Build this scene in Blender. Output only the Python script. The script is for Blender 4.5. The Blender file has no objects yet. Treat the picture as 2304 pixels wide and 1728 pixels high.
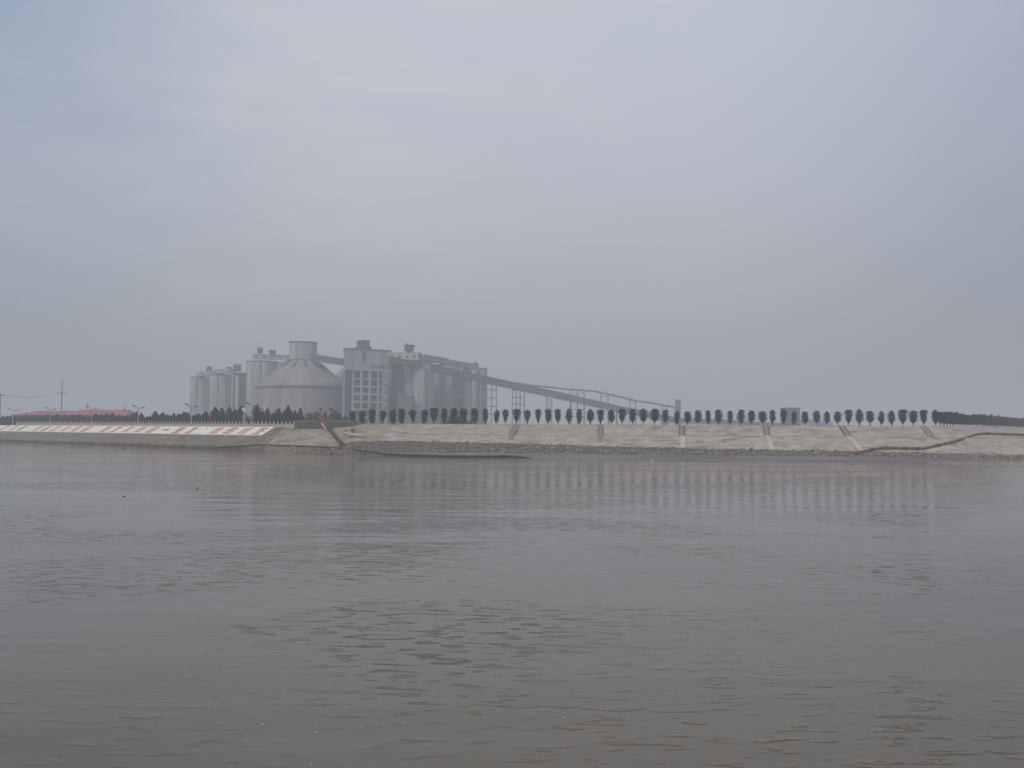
import bpy, bmesh, math, random
from mathutils import Vector, Matrix, noise
from mathutils.bvhtree import BVHTree

R = math.radians
sc = bpy.context.scene
C = sc.collection

# ------------------------------------------------------------------ camera
CAM = Vector((0.0, 0.0, 8.0))
FPX = 2240.0                       # focal length in photograph pixels (2304 wide)
PITCH, ROLL = math.atan(97.7 / FPX), 0.0054
fwd = Vector((0, math.cos(PITCH), math.sin(PITCH)))
r0 = Vector((1, 0, 0)); u0 = r0.cross(fwd)
rgt = r0 * math.cos(ROLL) + u0 * math.sin(ROLL)
up = u0 * math.cos(ROLL) - r0 * math.sin(ROLL)
cam = bpy.data.cameras.new('camera'); camo = bpy.data.objects.new('camera', cam); C.objects.link(camo)
cam.sensor_width = 36; cam.lens = 36 * FPX / 2304; cam.clip_start = 0.5; cam.clip_end = 20000
m3 = Matrix((rgt, up, -fwd)).transposed()
camo.matrix_world = Matrix.Translation(CAM) @ m3.to_4x4()
sc.camera = camo
sc.render.resolution_x, sc.render.resolution_y = 1024, 768

# ------------------------------------------------------------------ world, sun, exposure
SUN_EL, SUN_AZ = R(38), R(212)     # azimuth clockwise from +Y (north)
w = bpy.data.worlds.new('World'); sc.world = w; w.use_nodes = True
nt = w.node_tree; N = nt.nodes; L = nt.links
N.clear()
out = N.new('ShaderNodeOutputWorld'); bg = N.new('ShaderNodeBackground'); L.new(bg.outputs[0], out.inputs[0])
sky = N.new('ShaderNodeTexSky'); sky.sky_type = 'NISHITA'; sky.sun_disc = False
sky.sun_elevation = SUN_EL; sky.sun_rotation = SUN_AZ; sky.dust_density = 6; sky.air_density = 1.5
tc = N.new('ShaderNodeTexCoord'); sep = N.new('ShaderNodeSeparateXYZ'); L.new(tc.outputs['Generated'], sep.inputs[0])
ramp = N.new('ShaderNodeValToRGB'); L.new(sep.outputs['Z'], ramp.inputs[0])
els = ramp.color_ramp.elements
els[0].position = 0.0; els[0].color = (0.388, 0.397, 0.432, 1)
els[1].position = 1.0; els[1].color = (0.52, 0.57, 0.68, 1)
for p, c in ((0.10, (0.43, 0.45, 0.51)), (0.24, (0.53, 0.555, 0.64)), (0.36, (0.585, 0.61, 0.705)), (0.6, (0.57, 0.605, 0.71))):
    e = els.new(p); e.color = (*c, 1)
# thin layered cloud
mp = N.new('ShaderNodeMapping'); mp.inputs['Scale'].default_value = (1.6, 1.6, 6.5); L.new(tc.outputs['Generated'], mp.inputs[0])
cn = N.new('ShaderNodeTexNoise'); cn.inputs['Scale'].default_value = 3.6; cn.inputs['Detail'].default_value = 7; cn.inputs['Roughness'].default_value = 0.55
cn.inputs['Distortion'].default_value = 0.6
L.new(mp.outputs[0], cn.inputs['Vector'])
cr = N.new('ShaderNodeMapRange'); cr.inputs['From Min'].default_value = 0.35; cr.inputs['From Max'].default_value = 0.7
cr.inputs['To Min'].default_value = 0.0; cr.inputs['To Max'].default_value = 1.0; L.new(cn.outputs['Fac'], cr.inputs[0])
mr2 = N.new('ShaderNodeMapRange'); mr2.inputs['From Min'].default_value = 0.08; mr2.inputs['From Max'].default_value = 0.32
mr2.inputs['To Min'].default_value = 0.0; mr2.inputs['To Max'].default_value = 1.0; L.new(sep.outputs['Z'], mr2.inputs[0])
mm = N.new('ShaderNodeMath'); mm.operation = 'MULTIPLY'; L.new(cr.outputs[0], mm.inputs[0]); L.new(mr2.outputs[0], mm.inputs[1])
mm2 = N.new('ShaderNodeMath'); mm2.operation = 'MULTIPLY'; L.new(mm.outputs[0], mm2.inputs[0]); mm2.inputs[1].default_value = 0.75
mrc = N.new('ShaderNodeMapRange'); mrc.inputs['From Min'].default_value = 0.25; mrc.inputs['From Max'].default_value = -0.2
mrc.inputs['To Min'].default_value = 0.12; mrc.interpolation_type = 'SMOOTHSTEP'; L.new(sep.outputs['X'], mrc.inputs[0])
mm3 = N.new('ShaderNodeMath'); mm3.operation = 'MULTIPLY'; L.new(mm2.outputs[0], mm3.inputs[0]); L.new(mrc.outputs[0], mm3.inputs[1]); mm2 = mm3
mixc = N.new('ShaderNodeMixRGB'); mixc.inputs[2].default_value = (0.665, 0.665, 0.70, 1)
L.new(mm2.outputs[0], mixc.inputs[0]); L.new(ramp.outputs[0], mixc.inputs[1])
# the cloud thins to a bluer veil towards the left (west)
mr3 = N.new('ShaderNodeMapRange'); mr3.inputs['From Min'].default_value = -0.12; mr3.inputs['From Max'].default_value = -0.56
mr3.inputs['To Min'].default_value = 0.0; mr3.inputs['To Max'].default_value = 1.0; L.new(sep.outputs['X'], mr3.inputs[0])
mr3.interpolation_type = 'SMOOTHSTEP'
mul = N.new('ShaderNodeMixRGB'); mul.blend_type = 'MULTIPLY'; mul.inputs[2].default_value = (0.78, 0.84, 0.89, 1)
L.new(mr3.outputs[0], mul.inputs[0]); L.new(mixc.outputs[0], mul.inputs[1])
# clearer, bluer air high up on that side
mrz = N.new('ShaderNodeMapRange'); mrz.inputs['From Min'].default_value = 0.16; mrz.inputs['From Max'].default_value = 0.42
mrz.interpolation_type = 'SMOOTHSTEP'; L.new(sep.outputs['Z'], mrz.inputs[0])
mrx = N.new('ShaderNodeMapRange'); mrx.inputs['From Min'].default_value = -0.2; mrx.inputs['From Max'].default_value = -0.5
mrx.interpolation_type = 'SMOOTHSTEP'; L.new(sep.outputs['X'], mrx.inputs[0])
mzx = N.new('ShaderNodeMath'); mzx.operation = 'MULTIPLY'; L.new(mrz.outputs[0], mzx.inputs[0]); L.new(mrx.outputs[0], mzx.inputs[1])
mulb = N.new('ShaderNodeMixRGB'); mulb.blend_type = 'MULTIPLY'; mulb.inputs[2].default_value = (0.60, 0.74, 0.84, 1)
L.new(mzx.outputs[0], mulb.inputs[0]); L.new(mul.outputs[0], mulb.inputs[1]); mul = mulb
mr4 = N.new('ShaderNodeMapRange'); mr4.inputs['From Min'].default_value = 0.15; mr4.inputs['From Max'].default_value = 0.62
mr4.inputs['To Min'].default_value = 0.0; mr4.inputs['To Max'].default_value = 1.0; L.new(sep.outputs['X'], mr4.inputs[0])
mr4.interpolation_type = 'SMOOTHSTEP'
mul2 = N.new('ShaderNodeMixRGB'); mul2.blend_type = 'MULTIPLY'; mul2.inputs[2].default_value = (0.62, 0.67, 0.74, 1)
L.new(mr4.outputs[0], mul2.inputs[0]); L.new(mul.outputs[0], mul2.inputs[1])
# Nishita sky behind the veil (0.08 of its physical brightness)
sk = N.new('ShaderNodeMixRGB'); sk.blend_type = 'MULTIPLY'; sk.inputs[0].default_value = 1; sk.inputs[2].default_value = (0.08, 0.08, 0.08, 1)
L.new(sky.outputs[0], sk.inputs[1])
fin = N.new('ShaderNodeMixRGB'); fin.inputs[0].default_value = 0.88
L.new(sk.outputs[0], fin.inputs[1]); L.new(mul2.outputs[0], fin.inputs[2]); L.new(fin.outputs[0], bg.inputs[0])
bg.inputs[1].default_value = 1.0
sun = bpy.data.lights.new('sun', 'SUN'); sun.energy = 1.4; sun.angle = R(25); sun.color = (1.0, 0.95, 0.88)
so = bpy.data.objects.new('sun', sun); C.objects.link(so)
sd = Vector((math.sin(SUN_AZ) * math.cos(SUN_EL), math.cos(SUN_AZ) * math.cos(SUN_EL), math.sin(SUN_EL)))
so.rotation_euler = sd.to_track_quat('Z', 'Y').to_euler()
sc.view_settings.view_transform = 'Standard'; sc.view_settings.look = 'None'
sc.view_settings.exposure = 0.0; sc.view_settings.gamma = 1.0; sc.view_settings.use_curve_mapping = False
sc.cycles.use_denoising = True
sc.cycles.max_bounces = 5; sc.cycles.diffuse_bounces = 2; sc.cycles.glossy_bounces = 2; sc.cycles.volume_bounces = 1
HAZE = 0.0007

# ------------------------------------------------------------------ helpers
def ray(px, py):
    return (fwd * FPX + rgt * (px - 1152) + up * (864 - py)).normalized()
def P(px, py, Y):                  # the place on the sight line at distance Y
    d = ray(px, py); return CAM + d * (Y / d.y)
def hz(px): return 955.5 + 0.0054 * px
def XY(px, Y): return (px - 1152) / FPX * Y
def Zat(py, px, Y): return 8 + (hz(px) - py) * Y / FPX

def tag(o, label=None, cat=None, group=None, kind=None):
    if label: o['label'] = label
    if cat: o['category'] = cat
    if group: o['group'] = group
    if kind: o['kind'] = kind
    return o
def empty(name, loc, label, cat, group=None):
    o = bpy.data.objects.new(name, None); C.objects.link(o); o.location = loc
    o.empty_display_size = 0.5
    return tag(o, label, cat, group)

class MB:
    def __init__(s): s.v = []; s.f = []; s.m = []
    def add(s, vs, fs, mi=0):
        b = len(s.v); s.v += [tuple(v) for v in vs]
        s.f += [tuple(b + i for i in f) for f in fs]; s.m += [mi] * len(fs)
    def hexa(s, p, mi=0):          # eight corners: bottom 0-3, top 4-7
        s.add(p, [(3, 2, 1, 0), (4, 5, 6, 7), (0, 1, 5, 4), (1, 2, 6, 5), (2, 3, 7, 6), (3, 0, 4, 7)], mi)
    def box(s, x0, x1, y0, y1, z0, z1, mi=0):
        s.hexa([(x0, y0, z0), (x1, y0, z0), (x1, y1, z0), (x0, y1, z0), (x0, y0, z1), (x1, y0, z1), (x1, y1, z1), (x0, y1, z1)], mi)
    def beam(s, a, b, w_, h_, mi=0):   # rectangular bar from a to b
        a = Vector(a); b = Vector(b); d = (b - a).normalized()
        side = d.cross(Vector((0, 0, 1)))
        if side.length < 1e-3: side = Vector((1, 0, 0))
        side.normalize(); u = side.cross(d).normalized()
        sx = side * w_ / 2; uy = u * h_ / 2
        s.hexa([a - sx - uy, a + sx - uy, b + sx - uy, b - sx - uy, a - sx + uy, a + sx + uy, b + sx + uy, b - sx + uy], mi)
    def tube(s, pts, rad, n=8, mi=0):
        pts = [Vector(p) for p in pts]; rings = []
        rads = rad if isinstance(rad, (list, tuple)) else [rad] * len(pts)
        for i, p in enumerate(pts):
            d = (pts[min(i + 1, len(pts) - 1)] - pts[max(i - 1, 0)]).normalized()
            a = d.cross(Vector((0, 0, 1)))
            if a.length < 1e-3: a = Vector((1, 0, 0))
            a.normalize(); b = a.cross(d)
            rings.append([p + (a * math.cos(2 * math.pi * k / n) + b * math.sin(2 * math.pi * k / n)) * rads[i] for k in range(n)])
        vs = [v for r_ in rings for v in r_]; fs = []
        for i in range(len(pts) - 1):
            for k in range(n):
                fs.append((i * n + k, i * n + (k + 1) % n, (i + 1) * n + (k + 1) % n, (i + 1) * n + k))
        fs.append(tuple(range(n))[::-1]); fs.append(tuple((len(pts) - 1) * n + k for k in range(n)))
        s.add(vs, fs, mi)
    def lathe(s, prof, n=48, c=(0, 0, 0), mi=0, cap=True):   # prof: list of (r, z)
        vs = []; fs = []
        for r_, z in prof:
            for k in range(n):
                a = 2 * math.pi * k / n; vs.append((c[0] + r_ * math.cos(a), c[1] + r_ * math.sin(a), c[2] + z))
        for i in range(len(prof) - 1):
            for k in range(n):
                fs.append((i * n + k, i * n + (k + 1) % n, (i + 1) * n + (k + 1) % n, (i + 1) * n + k))
        if cap: fs.append(tuple((len(prof) - 1) * n + k for k in range(n)))
        s.add(vs, fs, mi)
    def mesh(s, name, mats, smooth=False):
        me = bpy.data.meshes.new(name); me.from_pydata(s.v, [], s.f)
        for m_ in (mats if isinstance(mats, (list, tuple)) else [mats]): me.materials.append(m_)
        if any(s.m): me.polygons.foreach_set('material_index', s.m)
        if smooth: me.polygons.foreach_set('use_smooth', [True] * len(s.f))
        me.update(); return me
    def build(s, name, mats, parent=None, smooth=False, kind=None):
        return link(name, s.mesh(name, mats, smooth), parent, kind)
def link(name, me, parent=None, kind=None):
    o = bpy.data.objects.new(name, me); C.objects.link(o)
    if parent is not None:
        o.parent = parent
        if parent.get('_abs'): pass
    if kind: o['kind'] = kind
    return o
def rel(mb, org):                  # shift a builder's points so they are relative to a thing's base
    o = Vector(org); mb.v = [tuple(Vector(v) - o) for v in mb.v]; return mb

def mat(name, col, rough=0.85, var=0.25, scale=0.5, stretch=(1, 1, 1), bump=0.0, bscale=None, col2=None, metal=0.0, spec=0.3, rnd=0.0, detail=6):
    m = bpy.data.materials.new(name); m.use_nodes = True; t = m.node_tree; n = t.nodes; l = t.links
    b = n['Principled BSDF']; b.inputs['Roughness'].default_value = rough; b.inputs['Metallic'].default_value = metal
    b.inputs['Specular IOR Level'].default_value = spec
    tcn = n.new('ShaderNodeTexCoord'); mpn = n.new('ShaderNodeMapping'); mpn.inputs['Scale'].default_value = stretch
    l.new(tcn.outputs['Object'], mpn.inputs[0])
    no = n.new('ShaderNodeTexNoise'); no.inputs['Scale'].default_value = scale; no.inputs['Detail'].default_value = detail
    no.inputs['Roughness'].default_value = 0.6; l.new(mpn.outputs[0], no.inputs['Vector'])
    rp = n.new('ShaderNodeValToRGB'); l.new(no.outputs['Fac'], rp.inputs[0])
    rp.color_ramp.elements[0].position = 0.3; rp.color_ramp.elements[1].position = 0.7
    c2 = col2 or tuple(min(1, c * (1 + var)) for c in col)
    c1 = tuple(c * (1 - var) for c in col) if not col2 else col
    rp.color_ramp.elements[0].color = (*c1, 1); rp.color_ramp.elements[1].color = (*c2, 1)
    src = rp.outputs[0]
    if rnd:
        oi = n.new('ShaderNodeObjectInfo'); mr = n.new('ShaderNodeMapRange'); l.new(oi.outputs['Random'], mr.inputs[0])
        mr.inputs['To Min'].default_value = 1 - rnd; mr.inputs['To Max'].default_value = 1 + rnd
        mx = n.new('ShaderNodeVectorMath'); mx.operation = 'SCALE'; l.new(src, mx.inputs[0]); l.new(mr.outputs[0], mx.inputs['Scale'])
        src = mx.outputs[0]
    l.new(src, b.inputs['Base Color'])
    if bump:
        bn = n.new('ShaderNodeBump'); bn.inputs['Distance'].default_value = bump; bn.inputs['Strength'].default_value = 0.8
        nb = n.new('ShaderNodeTexNoise'); nb.inputs['Scale'].default_value = bscale or scale * 4; nb.inputs['Detail'].default_value = 5
        l.new(mpn.outputs[0], nb.inputs['Vector']); l.new(nb.outputs['Fac'], bn.inputs['Height']); l.new(bn.outputs[0], b.inputs['Normal'])
    return m

M = {}
M['concrete'] = mat('concrete', (0.33, 0.345, 0.345), var=0.38, scale=0.16, stretch=(1, 1, 0.1), bump=0.05)
M['dome_concrete'] = mat('dome_concrete', (0.28, 0.27, 0.25), var=0.26, scale=0.1, stretch=(1, 1, 0.2), bump=0.05)
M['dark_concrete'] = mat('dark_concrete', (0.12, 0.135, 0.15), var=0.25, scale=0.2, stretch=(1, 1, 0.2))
M['sheet'] = mat('pale_sheet_cladding', (0.42, 0.41, 0.39), var=0.15, scale=0.2, rough=0.6)
M['steel'] = mat('painted_steel', (0.10, 0.115, 0.14), var=0.2, scale=0.6, rough=0.6)
M['gallery'] = mat('gallery_cladding', (0.12, 0.135, 0.165), var=0.2, scale=0.3, rough=0.6)
M['void'] = mat('dark_opening', (0.03, 0.033, 0.04), var=0.2, rough=0.8)
M['greybox'] = mat('filter_housing', (0.10, 0.12, 0.12), var=0.2, scale=0.5)
M['white_paint'] = mat('white_board_paint', (0.82, 0.79, 0.74), var=0.10, scale=0.35, rough=0.6, detail=8)
M['red_paint'] = mat('red_letter_paint', (0.60, 0.17, 0.115), var=0.28, scale=0.9, rough=0.6)
M['yellow_paint'] = mat('yellow_letter_paint', (0.7, 0.45, 0.12), var=0.2, scale=0.9)
M['lamp_white'] = mat('lamp_pole_paint', (0.62, 0.62, 0.60), var=0.08, rough=0.5)
M['lamp_blue'] = mat('lamp_dark_against_sky', (0.13, 0.18, 0.24), var=0.1, rough=0.5)  # upper mast's dark look against the bright sky is put into this colour
M['lamp_head'] = mat('lamp_head_metal', (0.10, 0.13, 0.14), var=0.1, rough=0.5)
M['bal'] = mat('balustrade_stone', (0.52, 0.465, 0.42), var=0.18, scale=0.8)
M['wallstone'] = mat('terrace_wall_stone', (0.085, 0.085, 0.085), var=0.35, scale=0.7, bump=0.1)
M['copestone'] = mat('terrace_coping', (0.30, 0.29, 0.27), var=0.15, scale=0.7)
M['rust'] = mat('rusty_pipe', (0.17, 0.075, 0.06), var=0.35, scale=0.9, rough=0.8)
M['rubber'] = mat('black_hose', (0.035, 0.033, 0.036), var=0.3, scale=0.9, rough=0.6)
M['redroof'] = mat('red_sheet_roof', (0.38, 0.14, 0.155), var=0.12, scale=0.15, rough=0.7)
M['housewall'] = mat('house_wall', (0.40, 0.38, 0.36), var=0.1)
M['leaf'] = mat('cypress_foliage', (0.007, 0.015, 0.010), col2=(0.020, 0.035, 0.021), scale=1.3, rough=0.8, rnd=0.28)
M['hedge'] = mat('dark_hedge_foliage', (0.006, 0.013, 0.011), col2=(0.014, 0.026, 0.019), scale=0.9, rough=0.8, rnd=0.25)
M['greybush'] = mat('dusty_foliage', (0.055, 0.075, 0.058), col2=(0.12, 0.135, 0.10), scale=1.2, rough=0.9)
M['drybush'] = mat('dry_brown_foliage', (0.06, 0.05, 0.042), col2=(0.11, 0.09, 0.075), scale=1.2, rough=0.9)
M['bark'] = mat('bark', (0.07, 0.058, 0.05), var=0.25, scale=3)
M['rock'] = mat('riprap_rock', (0.07, 0.058, 0.046), col2=(0.35, 0.285, 0.225), scale=0.5, bump=0.05, rnd=0.3)
M['darkrock'] = mat('wet_dark_rock', (0.03, 0.03, 0.027), col2=(0.10, 0.09, 0.075), scale=0.6, rough=0.6)
M['boat'] = mat('boat_paint', (0.46, 0.44, 0.40), var=0.12, scale=1.0, rough=0.5)
M['reddrum'] = mat('red_drum_paint', (0.30, 0.085, 0.085), var=0.2, scale=2)
M['stair'] = mat('stair_concrete', (0.60, 0.56, 0.47), var=0.12, scale=1.0)
M['oldstair'] = mat('weathered_stair_concrete', (0.29, 0.28, 0.26), var=0.3, scale=1.0)
M['darkkerb'] = mat('weedy_kerb', (0.11, 0.105, 0.085), var=0.4, scale=1.2)
M['statue'] = mat('sculpture_stone', (0.30, 0.26, 0.24), var=0.35, scale=0.8)
M['bluebox'] = mat('blue_grey_render', (0.16, 0.20, 0.22), var=0.1)
M['shed'] = mat('shed_sheet', (0.24, 0.25, 0.27), var=0.1)
M['land'] = mat('land_soil', (0.16, 0.145, 0.11), var=0.3, scale=0.05)
M['buoy'] = mat('red_float', (0.35, 0.10, 0.09), var=0.2)
M['wood'] = mat('wet_driftwood', (0.04, 0.035, 0.03), var=0.3)
M['foam'] = mat('white_scum', (0.7, 0.7, 0.66), var=0.1)
M['insul'] = mat('insulator', (0.15, 0.1, 0.09), var=0.1)

# slope masonry: stones with joints, weedy and stained patches
def slope_mat(name, a, b, weed, cell=1.6, weedlo=0.56):
    m = bpy.data.materials.new(name); m.use_nodes = True; t = m.node_tree; n = t.nodes; l = t.links
    bs = n['Principled BSDF']; bs.inputs['Roughness'].default_value = 0.9; bs.inputs['Specular IOR Level'].default_value = 0.2
    g = n.new('ShaderNodeTexCoord')
    v = n.new('ShaderNodeTexVoronoi'); v.inputs['Scale'].default_value = cell; l.new(g.outputs['Object'], v.inputs['Vector'])
    n1 = n.new('ShaderNodeTexNoise'); n1.inputs['Scale'].default_value = 0.22; n1.inputs['Detail'].default_value = 9; n1.inputs['Roughness'].default_value = 0.68
    l.new(g.outputs['Object'], n1.inputs['Vector'])
    r1 = n.new('ShaderNodeValToRGB'); r1.color_ramp.elements[0].position = 0.32; r1.color_ramp.elements[1].position = 0.68
    r1.color_ramp.elements[0].color = (*a, 1); r1.color_ramp.elements[1].color = (*b, 1); l.new(n1.outputs['Fac'], r1.inputs[0])
    hsv = n.new('ShaderNodeSeparateColor'); l.new(v.outputs['Color'], hsv.inputs[0])
    mr = n.new('ShaderNodeMapRange'); mr.inputs['To Min'].default_value = 0.84; mr.inputs['To Max'].default_value = 1.14; l.new(hsv.outputs[0], mr.inputs[0])
    sc_ = n.new('ShaderNodeVectorMath'); sc_.operation = 'SCALE'; l.new(r1.outputs[0], sc_.inputs[0]); l.new(mr.outputs[0], sc_.inputs['Scale'])
    n2 = n.new('ShaderNodeTexNoise'); n2.inputs['Scale'].default_value = 0.11; n2.inputs['Detail'].default_value = 8; n2.inputs['Roughness'].default_value = 0.72
    mp_ = n.new('ShaderNodeMapping'); mp_.inputs['Scale'].default_value = (1, 2.2, 2.2); l.new(g.outputs['Object'], mp_.inputs[0]); l.new(mp_.outputs[0], n2.inputs['Vector'])
    r2 = n.new('ShaderNodeMapRange'); r2.inputs['From Min'].default_value = weedlo; r2.inputs['From Max'].default_value = weedlo + 0.14; r2.inputs['To Max'].default_value = 0.9
    l.new(n2.outputs['Fac'], r2.inputs[0])
    mx = n.new('ShaderNodeMixRGB'); mx.inputs[2].default_value = (*weed, 1); l.new(r2.outputs[0], mx.inputs[0]); l.new(sc_.outputs[0], mx.inputs[1])
    l.new(mx.outputs[0], bs.inputs['Base Color'])
    bp = n.new('ShaderNodeBump'); bp.inputs['Distance'].default_value = 0.15; l.new(v.outputs['Distance'], bp.inputs['Height']); l.new(bp.outputs[0], bs.inputs['Normal'])
    return m
M['slope'] = slope_mat('masonry_slope', (0.33, 0.278, 0.228), (0.56, 0.478, 0.395), (0.15, 0.135, 0.105), 1.6, 0.52)
M['berm'] = slope_mat('weedy_berm', (0.22, 0.195, 0.165), (0.40, 0.36, 0.31), (0.11, 0.11, 0.085), 1.2, 0.44)
M['tanbank'] = slope_mat('tan_bank', (0.15, 0.125, 0.09), (0.25, 0.205, 0.15), (0.09, 0.085, 0.06), 0.9)
M['promon'] = slope_mat('mortared_cone', (0.23, 0.20, 0.145), (0.44, 0.38, 0.28), (0.13, 0.13, 0.095), 1.1, 0.52)
M['rockbed'] = slope_mat('rock_bed', (0.07, 0.058, 0.048), (0.16, 0.135, 0.11), (0.05, 0.05, 0.04), 1.3)

# ------------------------------------------------------------------ terrain: banks and dike
nL = Vector((0.673, 0.739)); dL = Vector((-0.739, 0.673))
def Lp(s, o, z): return Vector((-100 + dL.x * s + nL.x * o, 345 + dL.y * s + nL.y * o, z))
def s_at(px, o):                   # where the left bank line crosses a sight line
    k = (px - 1152) / FPX
    return (-100 + nL.x * o - k * (345 + nL.y * o)) / (k * dL.y - dL.x)
PROF_L = [(-6, -0.8), (0, 0.02), (1.0, 0.8), (7.6, 4.45), (8.2, 4.6), (13.9, 7.6), (30, 7.7), (38, 5.0)]
def colL(s): return [Lp(s, o, z) for o, z in PROF_L]
nR = Vector((0.177, 0.984)); dR = Vector((0.984, -0.177))
def zr(X):
    pts = [(-60, 3.5), (-36, 3.4), (-7, 3.0), (33, 2.2), (77, 1.7), (104, 1.5), (141, 0.95), (400, 0.9)]
    for (a, za), (b, zb) in zip(pts, pts[1:]):
        if a <= X <= b: return za + (zb - za) * (X - a) / (b - a)
    return pts[0][1] if X < -60 else 0.9
def Rp(X, o, z): return Vector((X + nR.x * o, 303 - 0.18 * X + nR.y * o, z))
def colR(X):
    z = zr(X)
    return [Rp(X, -8, -0.8), Rp(X, 0, 0.0), Rp(X, (z - 0.1) / 0.245, z), Rp(X, 22, 5.5), Rp(X, 24, 5.65), Rp(X, 38, 9.1), Rp(X, 46, 9.15), Rp(X, 60, 5.0)]
def colT(p1, p2, p5, p6, z6):      # a column of the promontory
    a = Vector((XY(p1[0], p1[1] - 14), p1[1] - 14, -0.8)); b = Vector((XY(*p1), p1[1], 0.05))
    c = Vector((XY(p2[0], p2[1]), p2[1], p2[2])); e = Vector((XY(p5[0], p5[1]), p5[1], p5[2]))
    g = Vector((XY(p6[0], p6[1]), p6[1], z6))
    return [a, b, c, c.lerp(e, 0.52), c.lerp(e, 0.58), e, g, g + Vector((0, 12, 5 - z6))]
colsA = [colL(s) for s in (900, 700, 500, 400, 320, 260, 210, 180, 150, 125, 100, 80, 60, 45, 30, 15, 2, -11)]
colsB = [colT((600, 322), (600, 331, 1.1), (640, 348, 7.62), (700, 362), 7.7),
         colT((650, 302), (650, 328, 1.35), (668, 347, 7.5), (712, 363), 7.8),
         colT((700, 286), (700, 326, 1.4), (705, 347, 7.45), (730, 364), 8.2),
         colT((740, 286), (745, 322, 1.3), (750, 347, 7.7), (770, 362), 8.9),
         colT((795, 298), (792, 319, 3.0), (812, 348, 8.95), (830, 360), 9.1),
         colT((850, 306), (850, 322, 3.5), (892, 348, 9.08), (905, 358), 9.12)]
colsC = [colR(X) for X in (-36, -20, 0, 20, 40, 60, 80, 100, 115, 129.6)]
C0 = Vector((136.3, 317.1)); dC = Vector((0.565, 0.825)); T0 = Vector((129.6, 279.7))
def colK(t, T):
    c = C0 + dC * t; zc = 9.1 - 0.0016 * t
    q = T + (c - T) * 0.56; r_ = T + (c - T) * 0.62; k = T + (c - T) * 0.1
    nn = Vector((dC.y, -dC.x))
    i_ = c - nn * 8; j_ = c - nn * 22
    return [Vector((*(T - (c - T).normalized() * 8), -0.8)), Vector((*T, 0.0)), Vector((*k, 0.9)), Vector((*q, 5.5)), Vector((*r_, 5.65)),
            Vector((*c, zc)), Vector((*i_, zc + 0.05)), Vector((*j_, 5.0))]
colsK = [colK(12, Vector((140, 278))), colK(40, Vector((165, 277))), colK(90, Vector((215, 285))), colK(160, Vector((290, 320))), colK(300, Vector((420, 420))), colK(700, Vector((800, 700)))]

TER = []                           # triangles for placing things on the ground
def strip(cols, sub_c, name, mats, matidx, rough=0.12):
    segs = [3, 7, 9, 2, 9, 4, 3]
    grid = []
    for ci in range(len(cols) - 1):
        A, B = cols[ci], cols[ci + 1]
        dd = max((A[5] - B[5]).length, (A[1] - B[1]).length)
        nsub = max(1, min(40, int(dd / sub_c)))
        for k in range(nsub + (1 if ci == len(cols) - 2 else 0)):
            t = k / nsub
            prof = [A[j].lerp(B[j], t) for j in range(8)]
            row = []
            for j in range(7):
                for q in range(segs[j]):
                    p = prof[j].lerp(prof[j + 1], q / segs[j])
                    am = rough if 1 <= j <= 4 else 0.02
                    p = p + Vector((0, 0, am * noise.noise(Vector((p.x * 0.35, p.y * 0.35, 3.1))) + am * 0.7 * noise.noise(p * 1.1)))
                    row.append((p, j))
            row.append((prof[7], 6))
            grid.append(row)
    mb = MB(); W = len(grid[0])
    mb.v = [tuple(p) for r_ in grid for p, _ in r_]
    for a in range(len(grid) - 1):
        for b in range(W - 1):
            mb.f.append((a * W + b, (a + 1) * W + b, (a + 1) * W + b + 1, a * W + b + 1)); mb.m.append(matidx[grid[a][b][1]])
    o = mb.build(name, mats, kind='structure')
    TER.append((mb.v, mb.f))
    return o
bankmats = [M['rockbed'], M['tanbank'], M['slope'], M['promon'], M['land'], M['berm']]
bank = strip(colsA + [colsB[0]], 2.5, 'river_bank', bankmats, {0: 0, 1: 0, 2: 1, 3: 1, 4: 1, 5: 2, 6: 4})
prom = strip(colsB, 1.5, 'promontory', bankmats, {0: 0, 1: 0, 2: 3, 3: 3, 4: 3, 5: 2, 6: 4})
dike = strip([colsB[-1]] + colsC + colsK, 1.5, 'embankment', bankmats, {0: 0, 1: 0, 2: 2, 3: 5, 4: 2, 5: 2, 6: 4})
vv, ff = [], []
for v_, f_ in TER:
    b0 = len(vv); vv += v_; ff += [tuple(b0 + i for i in f) for f in f_]
BVH = BVHTree.FromPolygons([Vector(v) for v in vv], ff)
def S(px, py, lift=0.0):           # the spot of the bank seen at that sight line
    loc, nrm, i, d = BVH.ray_cast(CAM, ray(px, py))
    if loc is None: return None
    return loc + Vector((0, 0, lift))
def ground_z(x, y):
    loc, nrm, i, d = BVH.ray_cast(Vector((x, y, 60)), Vector((0, 0, -1)))
    return loc.z if loc is not None else 5.0

# inland plain, water
allc = colsA + colsB + colsC + colsK
mb = MB(); n_ = len(allc)
front = [c[7] for c in allc]
back = [Vector((-2900 + 5800 * i / (n_ - 1), 2900, 5.0)) for i in range(n_)]
front[0] = front[0]; mb.v = [tuple(p) for p in front] + [tuple(p) for p in back]
for i in range(n_ - 1): mb.f.append((i, i + 1, n_ + i + 1, n_ + i)); mb.m.append(0)
b_ = len(mb.v); mb.v += [(-2900, front[0].y, 5.0)]; mb.f.append((b_, 0, n_)); mb.m.append(0)
b_ = len(mb.v); mb.v += [(2900, front[-1].y, 5.0)]; mb.f.append((n_ - 1, b_, 2 * n_ - 1)); mb.m.append(0)
mb.build('land', M['land'], kind='structure')

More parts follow.
